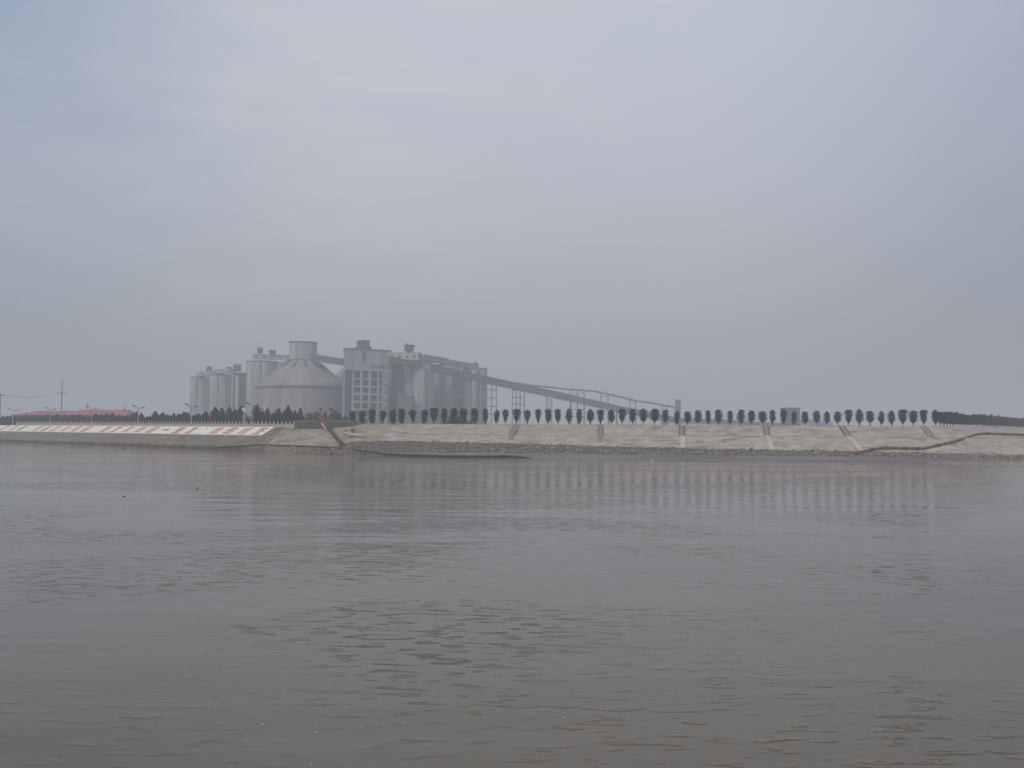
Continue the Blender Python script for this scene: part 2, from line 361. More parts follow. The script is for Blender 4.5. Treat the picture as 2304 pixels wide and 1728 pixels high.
def water_mat():
    m = bpy.data.materials.new('silty_water'); m.use_nodes = True; t = m.node_tree; n = t.nodes; l = t.links
    b = n['Principled BSDF']; b.inputs['Roughness'].default_value = 0.015; b.inputs['IOR'].default_value = 1.34
    b.inputs['Specular IOR Level'].default_value = 0.5
    g = n.new('ShaderNodeTexCoord')
    def nz(scale, stretch, detail=3, rot=0.0, dist=0.0, rough=0.5):
        mp_ = n.new('ShaderNodeMapping'); mp_.inputs['Scale'].default_value = stretch; mp_.inputs['Rotation'].default_value = (0, 0, rot)
        l.new(g.outputs['Object'], mp_.inputs[0])
        q = n.new('ShaderNodeTexNoise'); q.inputs['Scale'].default_value = scale; q.inputs['Detail'].default_value = detail
        q.inputs['Distortion'].default_value = dist; q.inputs['Roughness'].default_value = rough
        l.new(mp_.outputs[0], q.inputs['Vector']); return q.outputs['Fac']
    def mth(op, a, bb):
        q = n.new('ShaderNodeMath'); q.operation = op
        for i, x in enumerate((a, bb)):
            if isinstance(x, (int, float)): q.inputs[i].default_value = x
            else: l.new(x, q.inputs[i])
        return q.outputs[0]
    def rng(x, a, bb, c, d):
        q = n.new('ShaderNodeMapRange'); l.new(x, q.inputs[0]); q.interpolation_type = 'SMOOTHSTEP'
        for k_, v_ in (('From Min', a), ('From Max', bb), ('To Min', c), ('To Max', d)): q.inputs[k_].default_value = v_
        return q.outputs[0]
    base = n.new('ShaderNodeValToRGB'); l.new(nz(0.03, (1, 1, 1), 5), base.inputs[0])
    base.color_ramp.elements[0].position = 0.35; base.color_ramp.elements[1].position = 0.65
    base.color_ramp.elements[0].color = (0.108, 0.086, 0.053, 1); base.color_ramp.elements[1].color = (0.132, 0.106, 0.068, 1)
    l.new(base.outputs[0], b.inputs['Base Color'])
    patch = rng(nz(0.05, (0.55, 1.0, 1), 3, 0.15, 0.6), 0.47, 0.62, 0.10, 1.0)      # where the breeze touches
    dash = rng(nz(1.45, (0.5, 1.4, 1), 2, 0.22, 0.3), 0.54, 0.72, 0.0, 1.0)        # separate little crests
    fine = nz(2.6, (0.6, 1.5, 1), 4, -0.1, 0.2)
    mid = nz(0.32, (0.5, 1.1, 1), 3, 0.1, 0.4)
    swell = nz(0.075, (0.35, 1.2, 1), 2, -0.12, 0.3)
    h = mth('MULTIPLY', mth('MULTIPLY', dash, patch), 0.075)
    h = mth('ADD', h, mth('MULTIPLY', mth('MULTIPLY', fine, patch), 0.014))
    h = mth('ADD', h, mth('MULTIPLY', fine, 0.003))
    h = mth('ADD', h, mth('MULTIPLY', mid, 0.02))
    h = mth('ADD', h, mth('MULTIPLY', swell, 0.11))
    h = mth('ADD', h, mth('MULTIPLY', nz(0.2, (0.45, 1.4, 1), 1, 0.38, 0.5), 0.075))
    bp = n.new('ShaderNodeBump'); bp.inputs['Strength'].default_value = 1.0; bp.inputs['Distance'].default_value = 1.0
    l.new(h, bp.inputs['Height']); l.new(bp.outputs[0], b.inputs['Normal'])
    return m
M['water'] = water_mat()
mb = MB()
xs = [-2900, -900, -300, -100, 0, 100, 300, 900, 2900]; ys = [-280, -60, 0, 40, 100, 200, 350, 700, 1500, 2900]
for y in ys:
    for x in xs: mb.v.append((x, y, 0))
for j in range(len(ys) - 1):
    for i in range(len(xs) - 1):
        a = j * len(xs) + i; mb.f.append((a, a + 1, a + 1 + len(xs), a + len(xs))); mb.m.append(0)
mb.build('river_water', M['water'], kind='structure')

# wet mud in front of the rocks
def mud_mat():
    m = mat('wet_mud', (0.10, 0.086, 0.08), col2=(0.25, 0.222, 0.205), rough=0.75, scale=0.13, stretch=(0.22, 0.4, 1), bump=0.06, bscale=0.9, spec=0.3, detail=9)
    return m
M['mud'] = mud_mat()
fe = [(600, 1013), (640, 1021), (700, 1025), (742, 1018), (800, 1016), (860, 1021), (930, 1024.5), (1000, 1026), (1100, 1028), (1180, 1030.5), (1300, 1033.5), (1400, 1036.5), (1500, 1039.5), (1620, 1041), (1750, 1041.5), (1880, 1041.5), (2000, 1040), (2100, 1038.5), (2180, 1037), (2250, 1034), (2304, 1033), (2420, 1033)]
mb = MB(); NR = 14
def fey(px):
    for (a, ya), (b, yb) in zip(fe, fe[1:]):
        if a <= px <= b:
            t = (px - a) / (b - a); return ya + (yb - ya) * t
    return fe[-1][1]
cols = 150
def back_y(px):
    if px < 740: return 318
    X = None
    for it in range(1):
        k = (px - 1152) / FPX; Y = 303 / (1 + 0.18 * k)
    return min(Y + 4, 318)
for i in range(cols + 1):
    px = 600 + (2420 - 600) * i / cols
    yf = 8 * FPX / (fey(px) + 2.2 * noise.noise(Vector((px * 0.012, 0, 0))) + 0.8 * noise.noise(Vector((px * 0.13, 5, 0))) - hz(px))
    yb = max(back_y(px), yf + 3)
    for j in range(NR + 1):
        t = j / NR; Y = yf + (yb - yf) * t
        X = XY(px, Y)
        z = 0.02 + 0.1 * t + (0.05 if j == 1 else 0) + 0.05 * noise.noise(Vector((X * 0.15, Y * 0.6, 0)))
        if j == 0: z = -0.05
        mb.v.append((X, Y, z))
for i in range(cols):
    for j in range(NR):
        a = i * (NR + 1) + j; mb.f.append((a, a + NR + 1, a + NR + 2, a + 1)); mb.m.append(0)
mb.build('mudflat', M['mud'], kind='structure', smooth=True)

# ------------------------------------------------------------------ rocks
random.seed(5)
def rockmesh(seed):
    rr = random.Random(seed); bm = bmesh.new(); bmesh.ops.create_icosphere(bm, subdivisions=1, radius=0.5)
    sx, sy, sz = rr.uniform(.8, 1.3), rr.uniform(.7, 1.1), rr.uniform(.55, .9)
    for v in bm.verts:
        k = rr.uniform(0.78, 1.15); v.co = Vector((v.co.x * sx * k, v.co.y * sy * k, v.co.z * sz * k))
    me = bpy.data.meshes.new('stone'); bm.to_mesh(me); bm.free(); me.materials.append(M['rock']); return me
RM = [rockmesh(i) for i in range(10)]
RV = [([v.co.copy() for v in me.vertices], [tuple(p.vertices) for p in me.polygons]) for me in RM]
def rock_zone(rnd):                # a random place in the rock apron
    cols_ = colsB + colsC + colsK[:3]
    lens = [max(1, (a[1] - b[1]).length) for a, b in zip(cols_, cols_[1:])]
    r_ = rnd.uniform(0, sum(lens)); i = 0
    while r_ > lens[i]: r_ -= lens[i]; i += 1
    t = r_ / lens[i]; A, B = cols_[i], cols_[i + 1]
    lo = A[1].lerp(B[1], t); hi = A[2].lerp(B[2], t); u = rnd.random()
    if i < 3: u = rnd.random() ** 0.7 * 0.9 if rnd.random() < .6 else rnd.uniform(0, .55)
    p = lo.lerp(hi, u * 1.06 - 0.02)
    return p, u, i
rnd = random.Random(11); mb = MB()
def scatter(n, smin, smax, fn):
    for _ in range(n):
        p, u, i = rock_zone(rnd); s = rnd.uniform(smin, smax) * rnd.uniform(.7, 1)
        vs, fs = RV[rnd.randrange(10)]
        rot = Matrix.Rotation(rnd.uniform(0, 6.28), 3, 'Z') @ Matrix.Rotation(rnd.uniform(-.5, .5), 3, 'X')
        z = ground_z(p.x, p.y) + s * 0.12
        fn(Vector((p.x, p.y, z)), s, rot, vs, fs)
def as_stuff(c, s, rot, vs, fs): mb.add([c + rot @ (v * s) for v in vs], fs)
scatter(5200, 0.35, 0.95, as_stuff)
# loose stones on the flat in front and on the waterline of the left bank
tag(mb.build('riprap_stones', M['rock'], kind='stuff'), 'band of small brown rip-rap stones along the foot of the sloped dike', 'rocks')
mb = MB()
for _ in range(1500):
    s_ = rnd.uniform(-12, 260); vs, fs = RV[rnd.randrange(10)]; s = rnd.uniform(.3, .8)
    p = Lp(s_, rnd.uniform(-1.0, 1.3), 0); rot = Matrix.Rotation(rnd.uniform(0, 6.28), 3, 'Z')
    z = max(0.0, ground_z(p.x, p.y)) + s * .1; mb.add([Vector((p.x, p.y, z)) + rot @ (v * s) for v in vs], fs)
tag(mb.build('shore_stones', M['darkrock'], kind='stuff'), 'thin dark line of wet stones along the left waterline', 'rocks')
def as_piece(c, s, rot, vs, fs):
    k = rnd.randrange(10); o = link('stone', RM[k], dike if c.x > -50 else prom)
    o.matrix_local = Matrix.Translation(c) @ rot.to_4x4() @ Matrix.Scale(s, 4)
scatter(170, 1.0, 1.7, as_piece)

# ------------------------------------------------------------------ stairs down the dike
STAIRS = [(1163, 955.5, 1150, 981, 1146, 990, 0, 'weedy dark sides, first from the left'),
          (1352, 957, 1350, 980, 1348, 996, 0, 'short and broken, above the rocks, second from the left'),
          (1534, 958, 1534.5, 980, 1536, 1007, 1, 'running straight down, third from the left'),
          (1722, 959, 1727, 980, 1737, 1012, 1, 'leaning slightly right, fourth from the left'),
          (1893, 959, 1907, 981, 1938, 1014, 1, 'strongly slanting, just left of the rust red pipe'),
          (2078, 960, 2094, 982, 2110, 988, 0, 'faint and narrow, above the sloping rust red pipe')]
for (xa, ya, xb, yb, xc, yc, pale, txt) in STAIRS:
    a = S(xa, ya); b = S(xb, yb); b2 = S(xb + 1.5, yb + 1.5); c = S(xc, yc)
    if not (a and b and b2 and c): print('stair miss', xa); continue
    th = empty('slope_stairs', b, 'concrete stairs down the dike, ' + txt, 'stairs', 'stairs down the dike slope')
    def flight(p, q, wd, m_, name, nst):
        f = MB(); d = q - p; side = Vector((d.y, -d.x, 0)).normalized() * wd / 2
        for k in range(nst):
            u = p.lerp(q, k / nst); v = p.lerp(q, (k + 1) / nst); zt = u.z + 0.2
            f.hexa([u - side + Vector((0, 0, -.4)), v - side + Vector((0, 0, -.4)), v + side + Vector((0, 0, -.4)), u + side + Vector((0, 0, -.4)),
                    Vector((u.x, u.y, zt)) - side, Vector((v.x, v.y, zt)) - side, Vector((v.x, v.y, zt)) + side, Vector((u.x, u.y, zt)) + side])
        return rel(f, b).build(name, m_, th)
    flight(a, b, 1.3, M['oldstair'], 'upper_flight', 22)
    flight(b2, c, 1.35, M['stair'] if pale else M['oldstair'], 'lower_flight', 22)
    for sg in (-1, 1):
        k = MB(); d = b - a; sd_ = Vector((d.y, -d.x, 0)).normalized() * sg * .82
        k.beam(a + sd_ + Vector((0, 0, .1)), b + sd_ + Vector((0, 0, .1)), 0.26, 0.42)
        rel(k, b).build('side_kerb', M['darkkerb'] if pale else M['berm'], th)

# ------------------------------------------------------------------ slogan on the left bank
S0, S1 = -11.0, 236.0
def Sp(s, v, lift=0.0):            # v 0..1 up the board
    n3 = Vector((-0.30, -0.33, 0.89)).normalized()
    return Lp(s, 8.25 + 5.55 * v, 4.72 + 2.86 * v) + n3 * lift
mid_px = [-52, -30, -8, 12, 33, 52, 70, 87, 107, 127, 151, 173, 198, 219, 240, 264, 290, 318, 345, 375, 406, 435, 461, 490, 519, 553, 588]
red = {-52, -30, -8, 12, 33, 52, 87, 107, 127, 151, 173, 198, 240, 264, 290, 318, 345, 375, 406, 435, 461, 490, 519, 553, 588}
cs = [s_at(p, 11) for p in mid_px]           # descending s
bounds = [S1] + [(a + b) / 2 for a, b in zip(cs, cs[1:])] + [S0]
org = Sp(100, 0)
board = empty('slogan_board', org, 'long white slogan board with big red characters lying on the left river bank', 'sign')
GL = [
 [(.05,.86,.95,.86,.11),(.5,.95,.5,.05,.14),(.15,.62,.85,.62,.1),(.1,.36,.9,.36,.1),(.05,.08,.95,.08,.12),(.2,.6,.2,.38,.1),(.82,.6,.82,.38,.1)],
 [(.2,.95,.2,.05,.15),(.05,.7,.4,.7,.1),(.5,.9,.95,.9,.1),(.72,.9,.72,.05,.15),(.5,.6,.95,.6,.1),(.5,.32,.95,.32,.1),(.5,.06,.95,.06,.1)],
 [(.1,.9,.9,.9,.12),(.12,.9,.12,.1,.13),(.88,.9,.88,.1,.13),(.1,.5,.9,.5,.1),(.5,.9,.5,.1,.12),(.1,.1,.9,.1,.12)],
 [(.3,.98,.08,.55,.13),(.22,.7,.22,.02,.14),(.42,.82,.95,.82,.1),(.68,.95,.68,.3,.13),(.42,.55,.95,.55,.1),(.42,.3,.6,.05,.12),(.75,.3,.95,.05,.12)],
 [(.1,.8,.9,.8,.12),(.5,.98,.5,.5,.14),(.5,.5,.1,.05,.13),(.5,.5,.92,.05,.13),(.2,.5,.8,.5,.1),(.3,.25,.7,.25,.1)],
 [(.5,.98,.35,.85,.12),(.08,.8,.92,.8,.12),(.25,.62,.75,.62,.09),(.25,.45,.75,.45,.09),(.25,.28,.25,.04,.1),(.75,.28,.75,.04,.1),(.25,.26,.75,.26,.1),(.25,.05,.75,.05,.1)],
]
FLAT = [(.05,.5,.95,.52,.2)]
for i, px in enumerate(mid_px):
    a, b = bounds[i], bounds[i + 1]
    p = MB(); g_ = 0.06
    c8 = [Sp(a - g_, 0, -.1), Sp(b + g_, 0, -.1), Sp(b + g_, 1, -.1), Sp(a - g_, 1, -.1), Sp(a - g_, 0, .16), Sp(b + g_, 0, .16), Sp(b + g_, 1, .16), Sp(a - g_, 1, .16)]
    p.hexa(c8); rel(p, org).build('white_panel', M['white_paint'], board)
    if px not in red: continue
    g = FLAT if px == 375 else ([(.35, .8, .6, .7, .06), (.55, .6, .7, .55, .05)] if px == 461 else GL[(i * 5 + 2) % 6])
    wd = min(abs(a - b) * 0.84, 5.2); mid = (a + b) / 2
    ch = MB(); ye = MB()
    for k, (x0, y0, x1, y1, wk) in enumerate(g):
        A = Vector((mid + wd / 2 - x0 * wd, 0.07 + 0.86 * y0)); B = Vector((mid + wd / 2 - x1 * wd, 0.07 + 0.86 * y1))
        dv = Vector(((B.x - A.x), (B.y - A.y) * 6.2)); 
        if dv.length < 1e-6: continue
        dv.normalize(); pv = Vector((-dv.y, dv.x)) * wk * 6.2 * 0.62
        q = []
        for lift in (.165, .19):
            for (pt, sg) in ((A, -1), (B, -1), (B, 1), (A, 1)):
                q.append(Sp(pt.x + sg * pv.x, pt.y + sg * pv.y / 6.2, lift + k * 0.004))
        tgt = ye if (px in (588, 290) and k == 3) else ch
        tgt.hexa(q)
    rel(ch, org).build('red_character', M['red_paint'], board)
    if ye.v: rel(ye, org).build('yellow_stroke', M['yellow_paint'], board)

# ------------------------------------------------------------------ balustrade
bo = Lp(20, 14.5, 7.65)
bal = empty('balustrade', bo, 'low stone balustrade with evenly spaced posts along the promenade above the slogan', 'railing')
ang = math.atan2(dL.y, dL.x)
pm = MB(); pm.box(-.2, .2, -.2, .2, -.1, 1.5); pm.box(-.27, .27, -.27, .27, 1.5, 1.62); pm.lathe([(.02, 1.62), (.2, 1.68), (.24, 1.82), (.16, 2.0), (.0, 2.1)], 8, cap=False)
pmm = pm.mesh('post', M['bal'])
im = MB(); im.box(.17, 2.23, -.1, .1, 0.95, 1.12); im.box(.17, 2.23, -.1, .1, 0.0, .22)
for k in range(7): x = .36 + k * .28; im.box(x - .065, x + .065, -.07, .07, .22, .95)
imm = im.mesh('infill_panel', M['bal'])
def bal_run(p, direction, n):
    a = math.atan2(direction.y, direction.x)
    for k in range(n + 1):
        q = p + direction * 2.4 * k
        o = link('post', pmm, bal); o.location = q - bo; o.rotation_euler = (0, 0, a)
        if k < n:
            o = link('infill_panel', imm, bal); o.location = q - bo; o.rotation_euler = (0, 0, a)
bal_run(Lp(-21, 14.6, 7.66), Vector((dL.x, dL.y, 0)), 98)

# promenade lamps
def lamp_thing(px, txt):
    s = s_at(px, 18); b = Lp(s, 18, 7.7)
    t = empty('street_lamp', b, txt, 'street lamp', 'double headed lamps along the promenade')
    h = 7.6
    p = MB(); p.tube([(0, 0, -.1), (0, 0, 5.2)], [.15, .12], 8); p.lathe([(.3, 0), (.3, .35), (.16, .6)], 8); p.build('pole', M['lamp_white'], t)
    p = MB(); p.tube([(0, 0, 5.2), (0, 0, h)], [.115, .09], 8); p.build('upper_mast', M['lamp_blue'], t)
    for (sx, ex, ez, hx, hz_) in ((-1, -1.15, 8.35, -2.15, 8.95), (1, 1.15, 7.75, 2.2, 8.15)):
        a = MB(); a.tube([(0, 0, h - .15), (ex * .5, ex * .35, (h + ez) / 2 - .05), (ex, ex * .6, ez)], .10, 6); a.build('arm', M['lamp_blue'], t)
        g = MB(); A = Vector((ex * .9, ex * .54, ez)); B = Vector((hx, hx * .6, hz_)); g.beam(A, B, .6, .42)
        g.build('lamp_head', M['lamp_head'], t)
        g = MB(); dn = Vector((0, 0, -.19)); g.beam(A.lerp(B, .3) + dn, A.lerp(B, .9) + dn, .34, .07); g.build('lens', M['sheet'], t)
for px, txt in ((30, 'white lamp post with two angled heads at the far left edge of the promenade'),
                (114, 'white double headed lamp post just left of the tall utility pole'),
                (207, 'white double headed lamp post in front of the right part of the red roofs'),
                (311.6, 'white double headed lamp post in front of the hedge, right of the red roofs'),
                (431, 'double headed lamp post at the left edge of the small silos'),
                (568, 'double headed lamp post beside the stone sculpture and the tallest conifer')):
    lamp_thing(px, txt)

# ------------------------------------------------------------------ foliage
def crown_mesh(name, seed, prof, m_, nleaf=520, leaf=0.20, lob=0.18, core=0.62):
    """prof: list (t, radius) bottom to top over height; returns a mesh of leaf clumps round a dark core."""
    rr = random.Random(seed); mb = MB(); z0, z1 = prof[0][0], prof[-1][0]
    off = Vector((seed * 7.3, seed * 3.1, 0))
    def rad(z):
        for (a, ra), (b, rb) in zip(prof, prof[1:]):
            if a <= z <= b: return ra + (rb - ra) * (z - a) / max(1e-6, b - a)
        return 0
    mb.lathe([(max(.01, rad(z0 + (z1 - z0) * k / 7) * core), z0 + (z1 - z0) * (k / 7) * .96 + .02) for k in range(8)], 8)
    for _ in range(nleaf):
        z = rr.uniform(z0, z1); a = rr.uniform(0, 6.283); R_ = rad(z)
        if rr.random() > (R_ + .15) / (max(p[1] for p in prof) + .15): continue
        k = 1 + lob * 2.2 * noise.noise(Vector((math.cos(a) * 1.4, math.sin(a) * 1.4, z * 1.3)) + off)
        r_ = R_ * k * (1 - 0.35 * rr.random() ** 2)
        c = Vector((r_ * math.cos(a), r_ * math.sin(a), z))
        nv = Vector((math.cos(a) + rr.uniform(-.6, .6), math.sin(a) + rr.uniform(-.6, .6), rr.uniform(-.3, .9))).normalized()
        u = nv.orthogonal().normalized(); v = nv.cross(u); s = leaf * rr.uniform(.6, 1.3); th = rr.uniform(0, 3)
        u, v = u * math.cos(th) + v * math.sin(th), v * math.cos(th) - u * math.sin(th)
        mb.add([c - u * s, c - v * s * .6, c + u * s, c + v * s * .6], [(0, 1, 2, 3)])
    return mb.mesh(name, m_)
H = 5.0
SH = {
 'flat topped': [(.9, .15), (1.4, .5), (2.3, .78), (3.8, .9), (4.6, .92), (4.95, .7)],
 'egg shaped': [(.9, .25), (1.5, .7), (2.4, .94), (3.6, .85), (4.5, .55), (5.0, .15)],
 'narrow': [(.6, .2), (1.2, .5), (2.4, .66), (3.8, .68), (4.7, .55), (5.05, .2)],
 'round headed': [(1.1, .3), (1.6, .74), (2.5, .97), (3.8, .95), (4.5, .75), (4.85, .3)],
 'tapering': [(.8, .15), (1.5, .4), (2.6, .68), (3.6, .82), (4.4, .78), (4.9, .35)],
 'broad': [(.9, .3), (1.4, .8), (2.2, 1.04), (3.6, 1.0), (4.5, .85), (4.9, .5)],
 'low bushy': [(.15, .3), (.8, .6), (2.0, .75), (3.4, .82), (4.4, .78), (4.85, .4)],
 'ragged': [(.8, .15), (1.5, .55), (2.4, .84), (3.7, .72), (4.4, .85), (5.0, .5)],
}
keys = list(SH)
CR = {k: [crown_mesh('crown', 11 * i + j, SH[k], M['leaf'], lob=.3 if k == 'ragged' else .2) for j in range(3)] for i, k in enumerate(keys)}
def trunk_mesh(h, r0_, seed):
    rr = random.Random(seed); mb = MB()
    pts = [(rr.uniform(-.05, .05) * k, rr.uniform(-.05, .05) * k, -.15 + h * k / 4) for k in range(5)]
    mb.tube(pts, [r0_ * (1 - .13 * k) for k in range(5)], 7)
    for k in range(5):
        a = rr.uniform(0, 6.28); z = h * (.32 + .1 * k); mb.tube([(0, 0, z), (math.cos(a) * .4, math.sin(a) * .4, z + .75)], [.06, .025], 5)
    return mb.mesh('trunk', M['bark'])
TR = [trunk_mesh(3.4, .19, i) for i in range(4)]
trees = [(793.7, 'low bushy'), (815, 'low bushy'), (837, 'low bushy'), (861, 'tapering'), (885, 'low bushy'), (904.4, 'low bushy'), (930, 'tapering'), (955, 'low bushy'),
 (976, 'flat topped'), (999.6, 'narrow'), (1022, 'low bushy'), (1043, 'tapering'), (1070, 'narrow'), (1093, 'narrow'), (1116.6, 'narrow'), (1137, 'tapering'), (1162, 'flat topped'),
 (1186.6, 'tapering'), (1211.5, 'tapering'), (1234, 'ragged'), (1256, 'ragged'), (1280.5, 'egg shaped'), (1304, 'narrow'), (1328.5, 'egg shaped'), (1351, 'flat topped'),
 (1376, 'egg shaped'), (1400, 'flat topped'), (1424, 'ragged'), (1448.5, 'round headed'), (1473, 'round headed'), (1497, 'ragged'), (1523, 'narrow'), (1547, 'broad'), (1570.6, 'broad'),
 (1594.5, 'narrow'), (1618, 'broad'), (1642.5, 'narrow'), (1667, 'broad'), (1691, 'round headed'), (1716, 'round headed'), (1738, 'ragged'), (1763.5, 'tapering'), (1786, 'narrow'),
 (1812, 'broad'), (1838.5, 'round headed'), (1859.5, 'egg shaped'), (1884, 'round headed'), (1909, 'flat topped'), (1933.6, 'egg shaped'), (1957.7, 'round headed'), (1983, 'egg shaped'),
 (2006, 'egg shaped'), (2031, 'flat topped'), (2055, 'round headed'), (2078.6, 'flat topped'), (2105.8, 'egg shaped')]
def ordn(n): return '%d%s' % (n, 'th' if 10 <= n % 100 <= 20 else {1: 'st', 2: 'nd', 3: 'rd'}.get(n % 10, 'th'))
rt = random.Random(3)
def tree(name, x, y, z, kind, label, cat, group, s=1.0, sw=1.0, mesh=None):
    t = empty(name, (x, y, z), label, cat, group)
    t.scale = (s * sw, s * sw, s); t.rotation_euler = (rt.gauss(0, .03), rt.gauss(0, .03), rt.uniform(0, 6.28))
    link('trunk', rt.choice(TR), t); link('crown', mesh or rt.choice(CR[kind]), t); return t
for i, (px, kd) in enumerate(trees):
    k = (px - 1152) / FPX
    # crest line of the dike plus 2 m
    bx, by = Rp(0, 40, 0).x, Rp(0, 40, 0).y
    Y = (by + 0.18 * bx) / (1 + 0.18 * k); X = k * Y
    if px < 890: Y = 351 + (px - 790) * 0.02; X = k * Y
    z = ground_z(X, Y)
    land = ' in front of the bluish block' if 1760 < px < 1800 else (' before the framed headhouse' if px < 870 else (' before the right-hand silos' if px < 1100 else ''))
    tree('dike_tree', X, Y, z, kd, f'{kd} evergreen{land}, {ordn(i + 1)} from the left in the dike row', 'tree', 'evenly spaced trees along the dike crest',
         s=rt.uniform(.95, 1.12) * (1.0 if px < 1500 else 0.97), sw=rt.uniform(1.2, 1.48) * (1.12 if px < 1100 else 1.0))
for i in range(46):
    t_ = 6 + i * 5.0; c = C0 + dC * t_ + Vector((-.8, .6)) * 1.0
    z = ground_z(c.x, c.y)
    tree('dike_tree', c.x, c.y, z, 'broad', f'crowded dark evergreen, {ordn(i + 1)} past the corner in the receding right row', 'tree', 'trees receding along the dike at the right',
         s=rt.uniform(.88, 1.08), sw=rt.uniform(1.05, 1.35), mesh=rt.choice(CR[rt.choice(['broad', 'egg shaped', 'round headed', 'flat topped'])]))
# hedge of dark evergreens behind the balustrade
HS = [[(.1, .8), (.8, 1.15), (2.0, 1.2), (3.2, .95), (4.0, .5), (4.4, .1)], [(.1, .9), (1.0, 1.3), (2.4, 1.3), (3.4, 1.1), (4.1, .5)], [(.1, .7), (1.0, 1.1), (2.2, 1.05), (3.6, .8), (4.6, .45), (5.0, .08)]]
HM = [crown_mesh('crown', 100 + i, HS[i % 3], M['hedge'], nleaf=430, leaf=.26, lob=.28, core=.75) for i in range(6)]
CS = [[(.1, 1.0), (.9, 1.35), (2.4, 1.15), (4.2, .75), (5.6, .35), (6.3, .05)], [(.1, .9), (.9, 1.3), (2.6, 1.25), (4.4, .9), (5.4, .5), (6.0, .1)]]
CM = [crown_mesh('crown', 140 + i, CS[i % 2], M['hedge'], nleaf=650, leaf=.25, lob=.35, core=.7) for i in range(4)]
LPX = [30, 114, 207, 311.6, 431, 568]; LC_ = {}; lampn = 5
LNM = ['leftmost lamp', 'second lamp from the left', 'lamp before the right red roof', 'lamp right of the red roofs', 'lamp by the small silos', 'lamp by the sculpture']
s = s_at(684, 24)
k = 0
while s < 262:
    b = Lp(s, 22 + rt.uniform(-.8, 1.2), 7.65); px = 1152 + FPX * b.x / b.y
    h = 1.1 if px < 300 else (1.16 + .12 * math.sin(px * .11) if px < 470 else .8)
    while lampn < 5 and False: pass
    li = max([q for q, lp in enumerate(LPX) if lp < px], default=-1); LC_[li] = LC_.get(li, 0) + 1
    hl = 'dark evergreen hedge shrub, ' + ordn(LC_[li]) + (' leftward from the ' if li < 5 else ' leftward of the terrace wall, right of the ') + (LNM[li + 1] if li < 5 else LNM[5]) if li < 5 else 'dark low evergreen behind the conifers, ' + ordn(LC_[li]) + ' leftward from the terrace wall'
    tree('hedge_shrub', b.x, b.y, b.z, None, hl, 'shrub', 'dark evergreen hedge shrubs behind the balustrade',
         s=h * rt.uniform(.88, 1.1), sw=rt.uniform(.95, 1.15), mesh=rt.choice(HM))
    s += rt.uniform(1.5, 2.1); k += 1
for px, top, wd, txt in ((484, 916.5, 1, 'pointed dark conifer at the left end of the conifer group'), (500, 918, 1, 'dark conifer second in the group, under the small silos'), (520, 917, 1.05, 'dark conifer in front of the elevator tower'),
                     (534, 921, .9, 'low dark conifer just right of the elevator tower foot'), (545, 913, .9, 'dark conifer immediately left of the stone sculpture'), (580, 911.5, 1.05, 'tallest dark conifer, right of the stone sculpture'),
                     (591, 926, 1, 'lower dark conifer tucked beside the tallest one'), (602, 919, .95, 'slim dark conifer with a pointed tip, in front of the dome wall'), (616, 930, 1, 'short dark conifer between two taller ones by the dome'),
                     (628, 919.5, 1.15, 'broad rounded dark conifer in front of the dome'), (641, 925, 1, 'dark conifer between the broad one and the ragged one'), (650, 915, 1.1, 'tall ragged dark conifer in front of the dome centre'),
                     (664, 924, 1, 'medium dark conifer near the right end of its group'), (676, 920, 1.0, 'last dark conifer at the right end of its group, by the terrace wall')):
    q_ = Lp(s_at(px, 21), 21, 7.65); Y = max(372, q_.y) if px > 560 else q_.y; X = XY(px, Y); z = 7.6; h = Zat(top, px, Y) - z
    tree('conifer', X, Y, z, None, txt, 'conifer', 'dark conifers in front of the dome', s=h / 6.0, sw=wd * 1.42, mesh=rt.choice(CM))
# dusty shrubs on the terrace
BM_ = [crown_mesh('crown', 170 + i, [(.1, .7), (.8, 1.2), (1.8, 1.25), (2.7, .9), (3.3, .3)], M['greybush'], nleaf=420, leaf=.2, lob=.45, core=.5) for i in range(3)]
DB = [crown_mesh('crown', 180 + i, [(.05, 1.2), (.6, 1.25), (1.4, .9), (2.4, .5), (3.2, .1)], M['drybush'], nleaf=420, leaf=.2, lob=.5, core=.5) for i in range(2)]
for px, top, txt in ((697, 931, 'pale dusty shrub at the left of the terrace'), (709, 927, 'dusty grey-green shrub on the terrace left of the palm-like plant'), (731, 929, 'grey shrub between the two palm-like plants on the terrace'),
                     (753, 925, 'rounded dusty shrub behind the terrace wall, right of the pipe'), (765, 932, 'low dusty shrub at the right end of the terrace planting'), (778, 936, 'small dusty shrub by the left foot of the headhouse')):
    Y = 364; X = XY(px, Y); z = ground_z(X, Y); h = max(1.5, Zat(top, px, Y) - z)
    tree('dusty_shrub', X, Y, z, None, txt, 'shrub', 'dusty shrubs on the terrace', s=h / 3.2, sw=1.0, mesh=rt.choice(BM_))
for px, top, txt in ((1000, 941, 'low brown dry bush at the left end of the dry scrub on the dike'), (1013, 936, 'brown dry bush under the dike trees, left of the scrub peak'), (1024, 929, 'tallest brown dry bush under the dike trees'),
                     (1036, 934, 'brown dry bush right of the scrub peak'), (1049, 941, 'low brown dry bush toward the right of the scrub'), (1061, 943, 'last small brown bush of the scrub on the dike')):
    Y = 353; X = XY(px, Y); z = ground_z(X, Y); h = max(1.2, Zat(top, px, Y) - z)
    tree('dry_bush', X, Y, z, None, txt, 'bush', 'dry brown scrub on the dike', s=h / 3.0, sw=1.3, mesh=rt.choice(DB))
